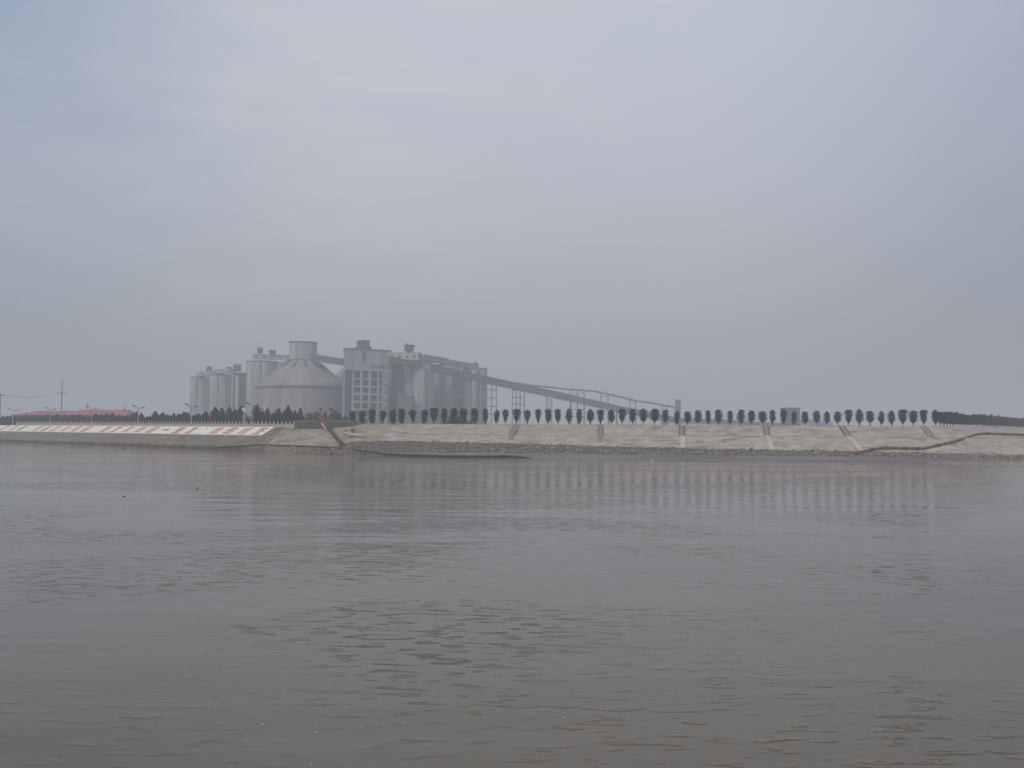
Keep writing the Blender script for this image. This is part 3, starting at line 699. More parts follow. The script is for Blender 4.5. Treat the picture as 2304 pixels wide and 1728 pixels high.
# two palm-like plants
for px, top, txt in ((722, 919, 'palm-like plant with a dark tufted head on the terrace'), (745, 919, 'second palm-like plant with drooping dark head, right of the leaning pipe top')):
    Y = 360; X = XY(px, Y); z = ground_z(X, Y); h = Zat(top, px, Y) - z
    t = empty('palm_plant', (X, Y, z), txt, 'plant', 'palm-like plants on the terrace')
    p = MB(); p.tube([(0, 0, -.1), (.05, 0, h * .5), (-.05, 0, h * .88)], [.16, .12, .1], 7); p.build('trunk', M['bark'], t)
    for kf in range(16):
        a = kf * 2.4; e = .5 + .5 * (kf % 3) / 2; f = MB(); prev = Vector((0, 0, h * .88))
        for q in range(4):
            u = (q + 1) / 4; nx = Vector((math.cos(a) * 1.1 * u, math.sin(a) * 1.1 * u, h * .88 + e * math.sin(u * 2.4) * .9 - .3 * u * u))
            sd_ = Vector((-math.sin(a), math.cos(a), 0)) * .16 * (1 - .6 * u)
            f.add([prev - sd_, nx - sd_, nx + sd_, prev + sd_, prev + Vector((0, 0, .02)), nx + Vector((0, 0, .02))], [(0, 1, 5, 4), (4, 5, 2, 3)]); prev = nx
        f.build('frond', M['hedge'], t)

# ------------------------------------------------------------------ terrace wall, sculpture
A = P(664, 950, 346.2); B = P(806, 950, 347.2)
def walltop(px, Y): return Zat(947.6, px, Y)
tw = empty('terrace_wall', (XY(735, 346.5), 346.5, 7.5), 'dark stone retaining wall with a pale coping on the promontory', 'wall')
segs = [(662, 666), (666, 690), (690, 717), (717, 745), (745, 772), (772, 795)]
for i, (a, b) in enumerate(segs):
    mb = MB(); Y0 = 345.6
    xa, xb = XY(a, Y0), XY(b, Y0); za = 6.6
    zt = Zat(948.4, a, Y0)
    mb.hexa([(xa, Y0, za), (xb - .03, Y0, za), (xb - .03, Y0 + 1.4, za), (xa, Y0 + 1.4, za), (xa, Y0 + .25, zt), (xb - .03, Y0 + .25, zt), (xb - .03, Y0 + 1.4, zt), (xa, Y0 + 1.4, zt)])
    rel(mb, tw.location).build('wall_bay', M['wallstone'], tw)
    mb = MB(); mb.box(xa - .02, xb - .05, Y0 + .1, Y0 + 1.45, zt + .003, zt + .25); rel(mb, tw.location).build('coping_stone', M['copestone'], tw)
# rounded end of the wall at the right
mb = MB(); cx, cy = XY(797, 347.6), 347.6
mb.lathe([(2.6, 6.8), (2.4, 8.0), (1.9, 9.1), (.9, 9.75), (.1, 9.85)], 18, (cx, cy, 0)); rel(mb, tw.location).build('rounded_end', M['wallstone'], tw)
Y = Lp(s_at(551, 20), 20, 0).y; st = empty('sculpture', (XY(551, Y), Y, 7.7), 'pale weathered stone sculpture on a tall column between two dark conifers', 'sculpture')
mb = MB(); mb.lathe([(1.0, 0), (1.0, .5), (.75, .6), (.62, 2.6), (.68, 4.2), (.5, 4.8)], 10); mb.build('column', M['statue'], st)
mb = MB(); mb.tube([(0, 0, 4.6), (.15, 0, 5.4), (-.2, 0, 6.1), (-.5, .1, 6.7)], [.5, .55, .75, .35], 9); mb.tube([(.2, 0, 5.1), (.65, 0, 6.0), (.75, 0, 6.9)], [.35, .4, .2], 8)
mb.tube([(-.3, 0, 6.2), (-.75, 0, 6.9), (-.95, 0, 7.05)], [.5, .42, .15], 8); mb.build('figure', M['lamp_white'], st)

# ------------------------------------------------------------------ dredging pipes
def pipe(name, pts, rad, m_, label, joints=(), jm=None, cat='pipe', step=None):
    t = empty(name, pts[0], label, cat); o = Vector(pts[0])
    sm = []
    for i in range(len(pts) - 1):
        for q in range(6): sm.append(Vector(pts[i]).lerp(Vector(pts[i + 1]), q / 6))
    sm.append(Vector(pts[-1]))
    for _ in range(2): sm = [sm[0]] + [(sm[i - 1] + sm[i] * 2 + sm[i + 1]) / 4 for i in range(1, len(sm) - 1)] + [sm[-1]]
    mb = MB(); mb.tube(sm, rad, 10); rel(mb, o).build('pipe_run', m_, t, smooth=True)
    for j in joints:
        i = min(len(sm) - 2, int(j * (len(sm) - 1))); d = (sm[i + 1] - sm[i]).normalized()
        mb = MB(); mb.tube([sm[i] - d * .9, sm[i] + d * .9], rad * 1.28, 10); rel(mb, o).build('coupling', jm, t)
    return t
pp = [(2420, 984), (2304, 981), (2202, 977.5), (2156, 995), (2110, 1005), (2077, 1012.5), (2030, 1012), (1992, 1009.5), (1955, 1016), (1915, 1025)]
pts = [S(x, y, .42) for x, y in pp]; pts = [p for p in pts if p]; S_PTS = pts
pipe('discharge_pipe', pts, .36, M['rust'], 'long rust red discharge pipe with black couplings descending the dike at the right', (.1, .22, .335, .45, .6, .66, .88), M['rubber'])
q1 = P(724, 941, 345.4); q2 = P(731, 952, 344.6); q3, q4, q5 = [S(x, y, .45) for x, y in ((743, 970), (757, 988), (771, 1004))]
pipe('leaning_pipe', [q1, q2, q3, q4, q5], .62, M['rubber'], 'thick dark pipe with a rust red top leaning down the promontory from the terrace wall')
mb = MB(); mb.tube([q1.lerp(q2, .0) + Vector((0, 0, .05)), q2, q2.lerp(q3, .7)], .7, 10); rel(mb, q1).build('rusty_section', M['rust'], [o for o in C.objects if o.name == 'leaning_pipe'][0])
mb = MB(); a = P(727, 952, 344.5); b = S(738, 968, .3)
mb.beam(a + Vector((-.5, -.5, 0)), b + Vector((-.5, -.5, 0)), .9, .12); o = mb.build('pale_plank', M['stair']); tag(o, 'pale plank propped under the top of the leaning pipe', 'plank')
def M0(px, py, z=.3): d = ray(px, py); return CAM + d * ((z - 8) / d.z)
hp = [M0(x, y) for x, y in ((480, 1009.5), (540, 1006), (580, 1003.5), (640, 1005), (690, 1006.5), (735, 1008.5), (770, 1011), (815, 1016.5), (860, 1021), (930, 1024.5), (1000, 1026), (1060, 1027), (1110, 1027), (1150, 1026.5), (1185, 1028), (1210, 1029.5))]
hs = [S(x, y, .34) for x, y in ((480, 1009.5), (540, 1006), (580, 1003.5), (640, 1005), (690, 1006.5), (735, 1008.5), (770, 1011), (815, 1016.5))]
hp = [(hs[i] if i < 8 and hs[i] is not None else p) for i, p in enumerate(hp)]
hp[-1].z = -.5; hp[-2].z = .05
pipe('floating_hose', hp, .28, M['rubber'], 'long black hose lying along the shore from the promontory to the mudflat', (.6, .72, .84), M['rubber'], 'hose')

for a_, b_2, txt in (((608, 985), (652, 967), 'pale concrete kerb rising along the right end of the slogan board'), ((668, 966), (742, 992), 'faint pale kerb crossing the tan promontory slope')):
    ka = S(*a_, .1); kb = S(*b_2, .1); n_k = 12; mb = MB(); prev = ka
    for q in range(1, n_k + 1):
        c_ = S(a_[0] + (b_2[0] - a_[0]) * q / n_k, a_[1] + (b_2[1] - a_[1]) * q / n_k, .1); mb.beam(prev, c_, .3, .3); prev = c_
    tag(mb.build('slope_kerb', M['bal']), txt, 'kerb')
# beached boat and drums
b = S(800, 983); 
bt = empty('beached_boat', b, 'small pale boat lying on the rocks below the rounded wall end', 'boat')
def hull():
    mb = MB(); n = 10; ring = []
    for i in range(n + 1):
        u = i / n; x = -4.2 + 8.4 * u; wv = 1.05 * math.sin(math.pi * min(1, .12 + u * .98)) ** .6 if u < .97 else .35; wv = max(.05, wv)
        kz = .25 * (2 * abs(u - .45)) ** 2.4
        ring.append([(x, -wv, .85 + kz), (x, -wv * .75, .3 + kz * .8), (x, 0, .05 + kz * .9), (x, wv * .75, .3 + kz * .8), (x, wv, .85 + kz),
                     (x, wv * .86, .82 + kz), (x, wv * .6, .38 + kz * .8), (x, 0, .2 + kz * .9), (x, -wv * .6, .38 + kz * .8), (x, -wv * .86, .82 + kz)])
    vs = [v for r_ in ring for v in r_]; fs = []
    for i in range(n):
        for k in range(10): fs.append((i * 10 + k, i * 10 + (k + 1) % 10, (i + 1) * 10 + (k + 1) % 10, (i + 1) * 10 + k))
    fs.append(tuple(range(10))); fs.append(tuple(n * 10 + k for k in range(10))[::-1]); mb.add(vs, fs); return mb
hull().build('hull', M['boat'], bt)
mb = MB()
for x in (-1.6, 0.2, 2.0): mb.box(x - .15, x + .15, -.8, .8, .62, .7)
mb.build('thwarts', M['boat'], bt)
bt.rotation_euler = (R(20), R(8), R(-8))
for px, py, s_, txt in ((777, 978, .95, 'smaller dull red drum left of the other, above the boat'), (793, 978.5, 1.2, 'larger dull red drum right of the other, above the boat')):
    b = S(px, py); dt = empty('drum', b, txt, 'drum', 'red drums above the boat')
    mb = MB(); mb.lathe([(.62 * s_, 0), (.62 * s_, .5 * s_), (.66 * s_, .53 * s_), (.62 * s_, .56 * s_), (.62 * s_, 1.1 * s_), (.66 * s_, 1.13 * s_), (.62 * s_, 1.16 * s_), (.62 * s_, 1.6 * s_), (.55 * s_, 1.6 * s_)], 16)
    mb.build('drum_body', M['reddrum'], dt); mb = MB(); mb.lathe([(.08, 1.6 * s_), (.08, 1.66 * s_)], 8, (.3, 0, 0)); mb.build('bung', M['void'], dt)
# small floating things
for px, py, sx, m_, nm, txt, cat in ((1918, 1045, .3, 'buoy', 'float', 'small dull red float on the water below the right pipe', 'float'), (2084, 1039, .25, 'buoy', 'float', 'tiny dark red float near the right end of the mudflat', 'float'),
                            (278, 1009, .4, 'wood', 'driftwood', 'dark driftwood lump by the left shore', 'driftwood'), (280, 1117, .11, 'wood', 'driftwood', 'tiny dark driftwood on open water at left', 'driftwood'),
                            (443, 1098, .1, 'wood', 'driftwood', 'small dark driftwood further right on the left water', 'driftwood'), (1468, 1037, .3, 'foam', 'float', 'small pale float at the edge of the mud', 'float')):
    p = M0(px, py, .02); mb = MB(); rr = random.Random(int(px))
    mb.lathe([(sx * .3, -.08), (sx, .02), (sx * .9, sx * .4), (sx * .3, sx * .62)], 10, (0, 0, 0))
    mb.v = [(x * 1.5 * rr.uniform(.85, 1.15), y * rr.uniform(.85, 1.15), z) for x, y, z in mb.v]
    o = mb.build(nm, M[m_]); o.location = p; tag(o, txt, cat)
mb = MB(); rr = random.Random(8)
for _ in range(6):
    p = M0(rr.uniform(500, 1300), rr.uniform(1600, 1720), .01) if rr.random() < .6 else M0(rr.uniform(300, 2200), rr.uniform(1150, 1600), .01)
    s_ = rr.uniform(.01, .022); mb.add([p + Vector((s_ * math.cos(a) * 1.6, s_ * math.sin(a), .004)) for a in (0, 1.2, 2.4, 3.6, 4.9)] + [p + Vector((0, 0, .02))], [(0, 1, 5), (1, 2, 5), (2, 3, 5), (3, 4, 5), (4, 0, 5)])
tag(mb.build('foam_flecks', M['foam'], kind='stuff'), 'tiny white foam flecks scattered on the near water', 'foam')

# ------------------------------------------------------------------ far left: houses and poles
def house(px0, px1, ytop, yeave, Y, depth, txt, inset, inr):
    x0, x1 = XY(px0, Y), XY(px1, Y); zt = Zat(ytop, (px0 + px1) / 2, Y); ze = Zat(yeave, (px0 + px1) / 2, Y)
    t = empty('long_house', ((x0 + x1) / 2, Y, 5), txt, 'building', 'red roofed buildings behind the hedge'); o = t.location
    mb = MB(); mb.box(x0 + 1, x1 - 1, Y, Y + depth, 4.9, ze); rel(mb, o).build('wall', M['housewall'], t)
    mb = MB(); i = inset
    mb.add([(x0, Y - 1, ze), (x1, Y - 1, ze), (x1, Y + depth + 1, ze), (x0, Y + depth + 1, ze), (x0 + i, Y + depth / 2, zt), (x1 - inr, Y + depth / 2, zt)],
           [(0, 1, 5, 4), (1, 2, 5), (2, 3, 4, 5), (3, 0, 4), (3, 2, 1, 0)]); rel(mb, o).build('roof', M['redroof'], t)
    mb0 = MB(); mb0.box(-.9, .9, -.08, 0, -1, 1); wm = mb0.mesh('window', M['void'])
    n = max(3, int((x1 - x0) / 7))
    for k in range(n):
        w_ = link('window', wm, t); w_.location = Vector((x0 + 3 + (x1 - x0 - 6) * k / (n - 1), Y - .003, ze - 2.6)) - o
house(28, 160.5, 923.5, 934, 560, 22, 'long low building with a pinkish red roof behind the hedge, left one', 10, .2)
house(161, 288, 921.5, 934.5, 560, 22, 'long low building with a pinkish red roof behind the hedge, right one', .2, 3)
def mast(px, ytop, Y, r_, txt, arms=(), name='utility_pole', extra=None):
    x = XY(px, Y); zt = Zat(ytop, px, Y); t = empty(name, (x, Y, 5), txt, 'pole')
    mb = MB(); mb.tube([(0, 0, -.2), (0, 0, zt - 5)], [r_, r_ * .6], 8); mb.build('shaft', M['steel'], t)
    for ya, hw in arms:
        z = Zat(ya, px, Y) - 5; mb = MB(); mb.beam((-hw, 0, z), (hw, 0, z), .25, .25); mb.build('crossarm', M['steel'], t)
        for sx in (-1, 0, 1):
            mb = MB(); mb.lathe([(.12, z + .13), (.2, z + .3), (.12, z + .5), (.2, z + .7), (.05, z + .9)], 8, (sx * hw * .92 + (.35 if sx == 0 else 0), 0, 0)); mb.build('insulator', M['insul'], t)
    if extra: extra(t, zt - 5)
    return (x, Y, zt)
mast(139, 855, 620, .42, 'tall thin utility pole with one crossarm behind the red roofs', ((885, 2.6),))
mast(0.5, 886, 560, .38, 'utility pole cut by the left edge of the picture', ((890, 2.2),))
mast(197.5, 904, 600, .22, 'thin short mast beside the third lamp, above the red roof')
mast(222, 918, 600, .18, 'very short thin mast just above the right red roof')
def blob(t, h):
    mb = MB(); z = Zat(924, 281, 600) - 5; mb.lathe([(.3, z - 1.2), (1.0, z - .9), (1.05, z + .5), (.6, z + 1.0), (.1, z + 1.2)], 10); mb.build('tank', M['greybox'], t)
mast(281, 905, 600, .2, 'thin mast with a small dark tank at the right end of the red roofs', (), 'mast', blob)
mb = MB(); a = Vector((XY(0.5, 560), 560, Zat(890, 0, 560) + .4)); b = Vector((XY(139, 620), 620, Zat(885, 139, 620) + .4))
for dy in (-2, 2):
    mb.tube([a.lerp(b, k / 8) + Vector((dy * .3, dy, -2.2 * math.sin(math.pi * k / 8))) for k in range(9)], .045, 4)
tag(mb.build('power_line', M['steel']), 'faint sagging wires between the two utility poles at far left', 'power line')

# ------------------------------------------------------------------ the silo plant
G = 5.0
def silo(pl, pr, ytop, Y, txt, m_='concrete', group='tall concrete silos'):
    c = (pl + pr) / 2; r_ = (pr - pl) / 2 * Y / FPX; x = XY(c, Y); h = Zat(ytop, c, Y - r_) - G
    t = empty('silo', (x, Y, G), txt, 'silo', group)
    mb = MB(); mb.lathe([(r_, -.2)] + [q for k in range(1, int(h / 9)) for q in ((r_, 9 * k), (r_ - .14, 9 * k + .05), (r_ - .14, 9 * k + .35), (r_, 9 * k + .4))] + [(r_, h - .9)], 56); mb.build('shell', M[m_], t, smooth=False)
    mb = MB(); mb.lathe([(r_ * 1.0, h - .9), (r_ * 1.025, h - .85), (r_ * 1.025, h), (r_ * .98, h + .02), (r_ * .3, h + .8)], 56); mb.build('rim_slab', M['dark_concrete'], t)
    mb = MB()
    for k in range(28): a = 2 * math.pi * k / 28; mb.tube([(r_ * math.cos(a), r_ * math.sin(a), h), (r_ * math.cos(a), r_ * math.sin(a), h + 1.1)], .06, 4)
    mb.lathe([(r_, h + 1.05), (r_ + .05, h + 1.15)], 56, cap=False); mb.build('guard_rail', M['steel'], t)
    for aa, nm_, mm_ in ((-1.9, 'ladder', 'steel'), (-1.15, 'down_pipe', 'dark_concrete')):
        a_ = aa + 0.013 * (pl % 37); mb = MB(); q_ = Vector((math.cos(a_), math.sin(a_), 0)) * (r_ + .35)
        if nm_ == 'ladder':
            sd_ = Vector((-math.sin(a_), math.cos(a_), 0)) * .45
            for s_ in (-1, 1): mb.beam(q_ + sd_ * s_, q_ + sd_ * s_ + Vector((0, 0, h)), .18, .18)
            for k in range(int(h / 5)): mb.beam(q_ - sd_ + Vector((0, 0, 5 * k + 2)), q_ + sd_ + Vector((0, 0, 5 * k + 2)), .5, .8)
        else: mb.tube([q_, q_ + Vector((0, 0, h - 1))], .22, 6)
        mb.build(nm_, M[mm_], t)
    return t, x, r_, h
silo(428.5, 473, 847.5, 1000, 'leftmost pale concrete silo of the small pair')
silo(472, 520, 842, 975, 'second small concrete silo, left of the elevator tower')
silo(554.6, 622, 811, 905, 'large concrete silo just left of the big dome')
silo(618, 690, 815, 935, 'concrete silo mostly hidden behind the big dome')
silo(900, 976, 812, 850, 'first concrete silo right of the framed headhouse')
silo(972, 1034, 819, 890, 'pale concrete silo behind the dark stair tower')
silo(1034, 1062, 824, 945, 'narrow visible strip of silo right of the stair tower')
silo(1059, 1096, 828.5, 975, 'rightmost concrete silo above the long conveyor')

# big dome
x0, Y0 = XY(680.6, 860), 860
t = empty('dome_silo', (x0, Y0, G), 'huge round dome silo with conical ribbed roof and a drum tower on top', 'dome silo')
mb = MB(); mb.lathe([(39.2, -.2), (39.2, 35.2)], 96); mb.build('wall', M['dome_concrete'], t)
mb = MB(); mb.lathe([(39.2, 35.2), (40.2, 35.4), (40.2, 36.9), (38.0, 37.2)], 96, cap=False); mb.build('ring_beam', M['dark_concrete'], t)
mb = MB(); mb.lathe([(38.0, 37.2), (37.2, 39.3), (11.7, 60)], 96, cap=False); mb.build('cone_roof', M['dome_concrete'], t)
mb = MB(); mb.box(37.5, 0, 0, 0, 0, 0) if False else None
rmb = MB(); rmb.beam((37.4, 0, 39.2), (11.8, 0, 60.0), .6, .5); rme = rmb.mesh('roof_rib', M['dome_concrete'])
for k in range(36):
    o = link('roof_rib', rme, t); o.rotation_euler = (0, 0, 2 * math.pi * (k + .3) / 36)
mb = MB(); mb.lathe([(11.7, 59.5), (11.7, 74.6)], 64); mb.build('drum_tower', M['concrete'], t)
mb = MB(); mb.lathe([(11.7, 74.6), (12.1, 74.7), (12.1, 75.7), (11, 75.8), (3, 76.2)], 64); mb.build('drum_rim', M['greybox'], t)
mb = MB(); mb.lathe([(11.75, 59.2), (12.3, 59.3), (12.3, 60.3), (11.75, 60.5)], 64, cap=False); mb.build('drum_base_ring', M['dark_concrete'], t)
pb = MB(); pb.box(38.9, 39.35, -.5, .5, 0, 35.1); pme = pb.mesh('buttress', M['dome_concrete'])
for k in range(24): o = link('buttress', pme, t); o.rotation_euler = (0, 0, 2 * math.pi * k / 24)
# roof hatch and opening streaks: dark vents below the drum
vb = MB(); vb.box(13, 20, -.7, .7, 57.4, 57.9)
vb = MB(); vb.beam((12.2, 0, 60.0), (20.5, 0, 53.3), 1.6, 1.0); vme = vb.mesh('roof_vent', M['dark_concrete'])
for k in range(12): o = link('roof_vent', vme, t); o.rotation_euler = (0, 0, 2 * math.pi * (k + .62) / 12)
# stair house on the cone's right
mb = MB(); mb.box(13, 20.5, -12, -6, 47, 55); mb.build('stair_house', M['greybox'], t)
x1 = XY(808, 915)
t = empty('dome_silo', (x1, 915, G), 'second dome silo seen as a plain grey cone between the big dome and the headhouse', 'dome silo')
mb = MB(); mb.lathe([(38, -.2), (38, 35), (37, 38)], 80, cap=False); mb.build('wall', M['dome_concrete'], t)
mb = MB(); mb.lathe([(37, 38), (4, 66)], 80); mb.build('cone_roof', M['dome_concrete'], t)

# galleries on top of the silos
def sloped_box(name, a, b, w_, h_, m_, txt, cat, parts=True, wm='void'):
    o = Vector(a); t = empty(name, o, txt, cat)
    mb = MB(); mb.beam(a, b, w_, h_); rel(mb, o).build('housing', M[m_], t)
    if parts:
        mb = MB(); u = Vector((0, 0, h_ / 2 + .25)); mb.beam(Vector(a) + u, Vector(b) + u, w_ + 1.0, .4); rel(mb, o).build('roof', M['sheet' if m_ == 'sheet' else 'steel'], t)
        d = (Vector(b) - Vector(a)); L_ = d.length; n = int(L_ / 6); side = d.normalized().cross(Vector((0, 0, 1))).normalized()
        if side.y > 0: side = -side
        wb = MB(); wb.beam(-d.normalized() * 1.3, d.normalized() * 1.3, .12, h_ * .28); wme = wb.mesh('window', M[wm])
        for k in range(n):
            q = link('window', wme, t); q.location = Vector(a).lerp(Vector(b), (k + .5) / n) + side * (w_ / 2 + .03) - o
    return t
sloped_box('silo_gallery', P(449, 843, 990), P(520, 834, 955), 7, 3.2, 'sheet', 'pale gallery on the roofs of the two small silos', 'gallery')
sloped_box('silo_gallery', P(568, 802, 895), P(655, 806, 905), 7, 3.6, 'sheet', 'pale gallery running from the large silo to the big dome', 'gallery')
sloped_box('silo_gallery', P(880, 803.5, 850), P(945, 803, 842), 9, 6.2, 'sheet', 'white boxy gallery just right of the headhouse roof', 'gallery')
sloped_box('silo_gallery', P(946, 804, 850), P(1000, 813, 890), 7, 4.0, 'sheet', 'middle stretch of the pale gallery stepping down the silo roofs', 'gallery')
sloped_box('silo_gallery', P(1000, 815, 890), P(1070, 826, 960), 7, 4.0, 'sheet', 'right stretch of the pale gallery above the rightmost silos', 'gallery')
sloped_box('conveyor_bridge', P(706, 805, 852), P(776, 816, 806), 5, 5.0, 'gallery', 'enclosed conveyor bridge from the dome drum to the headhouse', 'conveyor')
# roof machines
def machine(px0, px1, y0, y1, Y, txt, legs=True):
    x0_, x1_ = XY(px0, Y), XY(px1, Y); zt = Zat(y0, px0, Y); zb = Zat(y1, px0, Y); o = Vector(((x0_ + x1_) / 2, Y, zb)); w_ = (x1_ - x0_) / 2; h_ = zt - zb
    t = empty('dust_filter', o, txt, 'machine', 'machines on the silo roofs')
    mb = MB(); mb.box(-w_ * .8, w_ * .8, -w_ * .7, w_ * .7, h_ * .35, h_ * .85); mb.hexa([(-w_ * .3, -w_ * .3, h_ * .1), (w_ * .3, -w_ * .3, h_ * .1), (w_ * .3, w_ * .3, h_ * .1), (-w_ * .3, w_ * .3, h_ * .1), (-w_ * .8, -w_ * .7, h_ * .349), (w_ * .8, -w_ * .7, h_ * .349), (w_ * .8, w_ * .7, h_ * .349), (-w_ * .8, w_ * .7, h_ * .349)])
    mb.build('housing', M['greybox'], t)
    mb = MB(); mb.box(-w_, w_, -w_ * .9, w_ * .9, h_ * .852, h_ * .9); mb.tube([(-w_ * .3, 0, h_ * .9), (-w_ * .3, 0, h_ * 1.1)], w_ * .18, 8); mb.build('top_platform', M['steel'], t)
    for sx in (-1, 1):
        for sy in (-1, 1):
            mb = MB(); mb.beam((sx * w_ * .75, sy * w_ * .6, -1), (sx * w_ * .75, sy * w_ * .6, h_ * .35), .3, .3); mb.build('leg', M['steel'], t)
machine(463, 476, 824, 839, 985, 'grey filter on legs above the leftmost small silo')
machine(509, 521, 825, 837, 965, 'small grey filter at the right end of the small silo gallery')
machine(524, 541, 819, 838, 955, 'dark head machine on top of the elevator tower')
machine(577, 590, 781, 797, 895, 'taller dark filter on the gallery of the large silo')
machine(603, 619, 787, 799, 898, 'smaller dark filter on the gallery near the dome')
machine(907, 932, 774, 795, 846, 'wide dark machine above the white gallery right of the headhouse')
machine(937, 947, 796, 803, 842, 'very small dark unit at the right end of the white gallery')
machine(1064, 1076, 815, 824, 958, 'small dark unit at the end of the gallery on the rightmost silos')

# elevator / stair towers (steel frames)
def frame_tower(name, px0, px1, ytop, Y, D, nfl, txt, clad=0.5, pale=False):
    x0_, x1_ = XY(px0, Y), XY(px1, Y); o = Vector(((x0_ + x1_) / 2, Y + D / 2, G)); w_ = (x1_ - x0_) / 2; h = Zat(ytop, px0, Y) - G
    t = empty(name, o, txt, 'tower')
    for sx in (-1, 1):
        for sy in (-1, 1):
            mb = MB(); mb.beam((sx * w_, sy * D / 2, -.2), (sx * w_, sy * D / 2, h), .9, .9); mb.build('column', M['steel'], t)
    for k in range(1, nfl + 1):
        z = h * k / nfl
        mb = MB(); mb.box(-w_ - .3, w_ + .3, -D / 2 - .3, D / 2 + .3, z - .5, z - .05); mb.build('floor_slab', M['steel'], t)
        z0_ = h * (k - 1) / nfl
        mb = MB(); s1 = -1 if k % 2 else 1; mb.beam((s1 * w_ * .8, -D / 2 + .4, z0_), (-s1 * w_ * .8, -D / 2 + .4, z - .5), 1.2, .5); mb.build('stair_flight', M['steel'], t)
    mb = MB(); mb.box(-w_ * clad, w_ * clad, -D * .2, D * .45, -.1, h - .6); mb.build('shaft_cladding', M['gallery'], t)
    return t
frame_tower('elevator_tower', 518, 552, 838, 950, 12, 7, 'dark steel elevator tower between the small silos and the large silo', .85)
mb = MB(); xx = XY(533.5, 946); mb.box(xx - 1.4, xx + 1.4, 943.5, 946, G - .1, Zat(845, 533, 944)); tag(mb.build('elevator_casing', M['sheet']), 'pale vertical bucket elevator casing in front of the dark elevator tower', 'elevator')
frame_tower('stair_tower', 1018, 1045, 836, 856, 10, 9, 'dark steel stair tower under the conveyor, in front of the silos', .9)
frame_tower('service_tower', 879, 901, 812, 834, 9, 6, 'narrow dark tower between the headhouse and the first right silo', .95)
x0_, x1_ = XY(894, 815), XY(928, 815); o = Vector(((x0_ + x1_) / 2, 815, G))
t = empty('low_building', o, 'low grey building at the foot of the first right silo', 'building')
h = Zat(884, 911, 815) - G; w_ = (x1_ - x0_) / 2
mb = MB(); mb.hexa([(-w_, 0, -.1), (w_, 0, -.1), (w_, 14, -.1), (-w_, 14, -.1), (-w_, 0, h), (w_, 0, h - 3), (w_, 14, h - 3), (-w_, 14, h)]); mb.build('wall', M['dark_concrete'], t)
mb = MB(); mb.hexa([(-w_ - .5, -.5, h + .01), (w_ + .5, -.5, h - 3.1), (w_ + .5, 14.5, h - 3.1), (-w_ - .5, 14.5, h + .01), (-w_ - .5, -.5, h + .5), (w_ + .5, -.5, h - 2.6), (w_ + .5, 14.5, h - 2.6), (-w_ - .5, 14.5, h + .5)]); mb.build('roof', M['steel'], t)

# headhouse
YL, YR = 800.0, 822.0
pA = Vector((XY(773, YL), YL, G)); pB = Vector((XY(878.5, YR), YR, G)); e = (pB - pA); WH = e.length; e.normalize(); nH = Vector((-e.y, e.x, 0))
ang_h = math.atan2(e.y, e.x)
hh_ = empty('headhouse', pA, 'tall concrete headhouse with an open framed lower part and a small penthouse', 'building'); hh_.rotation_euler = (0, 0, ang_h)
def ux(px):                         # coordinate along the front face
    k = (px - 1152) / FPX; return (pA.x - k * pA.y) / (k * e.y - e.x)
def uz(py, px=820): return Zat(py, px, 808) - G
D = 26.0
mb = MB(); ztop = uz(787); zsol = uz(834)
SH_ = .413 * D
def pris(x0, x1, y0, z0, z1, g=0.0):
    return [(x0 + .413 * y0 - g, y0 - g, z0), (x1 + g, y0 - g, z0), (x1 + g, D + g, z0), (x0 + SH_ - g, D + g, z0), (x0 + .413 * y0 - g, y0 - g, z1), (x1 + g, y0 - g, z1), (x1 + g, D + g, z1), (x0 + SH_ - g, D + g, z1)]
mb.hexa(pris(0, WH, 0, zsol, ztop)); mb.build('upper_wall', M['concrete'], hh_)
mb = MB(); mb.hexa(pris(0, WH, 0, ztop + .002, ztop + 1.0, .5)); mb.build('roof', M['dark_concrete'], hh_)
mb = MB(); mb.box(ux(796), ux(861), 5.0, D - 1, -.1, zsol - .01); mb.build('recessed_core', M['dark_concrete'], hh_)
mb = MB(); mb.hexa([(1.7, 3.2, -.1), (ux(795), 3.2, -.1), (ux(795) + 8, D - 1, -.1), (10.7, D - 1, -.1), (1.7, 3.2, zsol - .01), (ux(795), 3.2, zsol - .01), (ux(795) + 8, D - 1, zsol - .01), (10.7, D - 1, zsol - .01)]); mb.build('recessed_side', M['dark_concrete'], hh_)  # deep shade of the left bay is put into the dark wall colour
mb = MB(); mb.box(ux(861), ux(873), 0, D, -.1, zsol - .01); mb.build('stair_wall', M['concrete'], hh_)
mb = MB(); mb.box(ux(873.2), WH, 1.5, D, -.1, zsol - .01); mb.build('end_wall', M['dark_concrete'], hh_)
for a, b in ((773.3, 775.5), (793.5, 796.5), (811.6, 815.8), (830, 835.3), (849.3, 853.2)):
    mb = MB(); mb.box(ux(a), ux(b), 0.05, 1.6, -.1, zsol - .01); mb.build('column', M['concrete'], hh_)
for (ya, yb) in ((850.7, 853.8), (867.5, 871.5), (884, 889), (901.5, 906.5), (919, 923), (936, 940)):
    mb = MB(); mb.box(ux(793.6), ux(861) - .02, 0.3, 5.0, uz(yb), uz(ya)); mb.build('floor_beam', M['concrete'], hh_)
for ya in (846, 868, 890, 912, 934):
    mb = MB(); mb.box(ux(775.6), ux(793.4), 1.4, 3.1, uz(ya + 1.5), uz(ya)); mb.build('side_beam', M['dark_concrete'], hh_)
wb = MB(); wb.box(-.75, .75, -.06, .3, 0, uz(819) - uz(828.5)); wme = wb.mesh('window', M['void'])
for px in (838, 845, 853, 861, 868.5, 875): q = link('window', wme, hh_); q.location = (ux(px), 0, uz(828.5))
mb = MB(); mb.box(ux(815.5), ux(821), -.8, -.05, uz(812), uz(789)); mb.build('dark_strip', M['steel'], hh_)  # dark upright strip standing proud of the upper wall
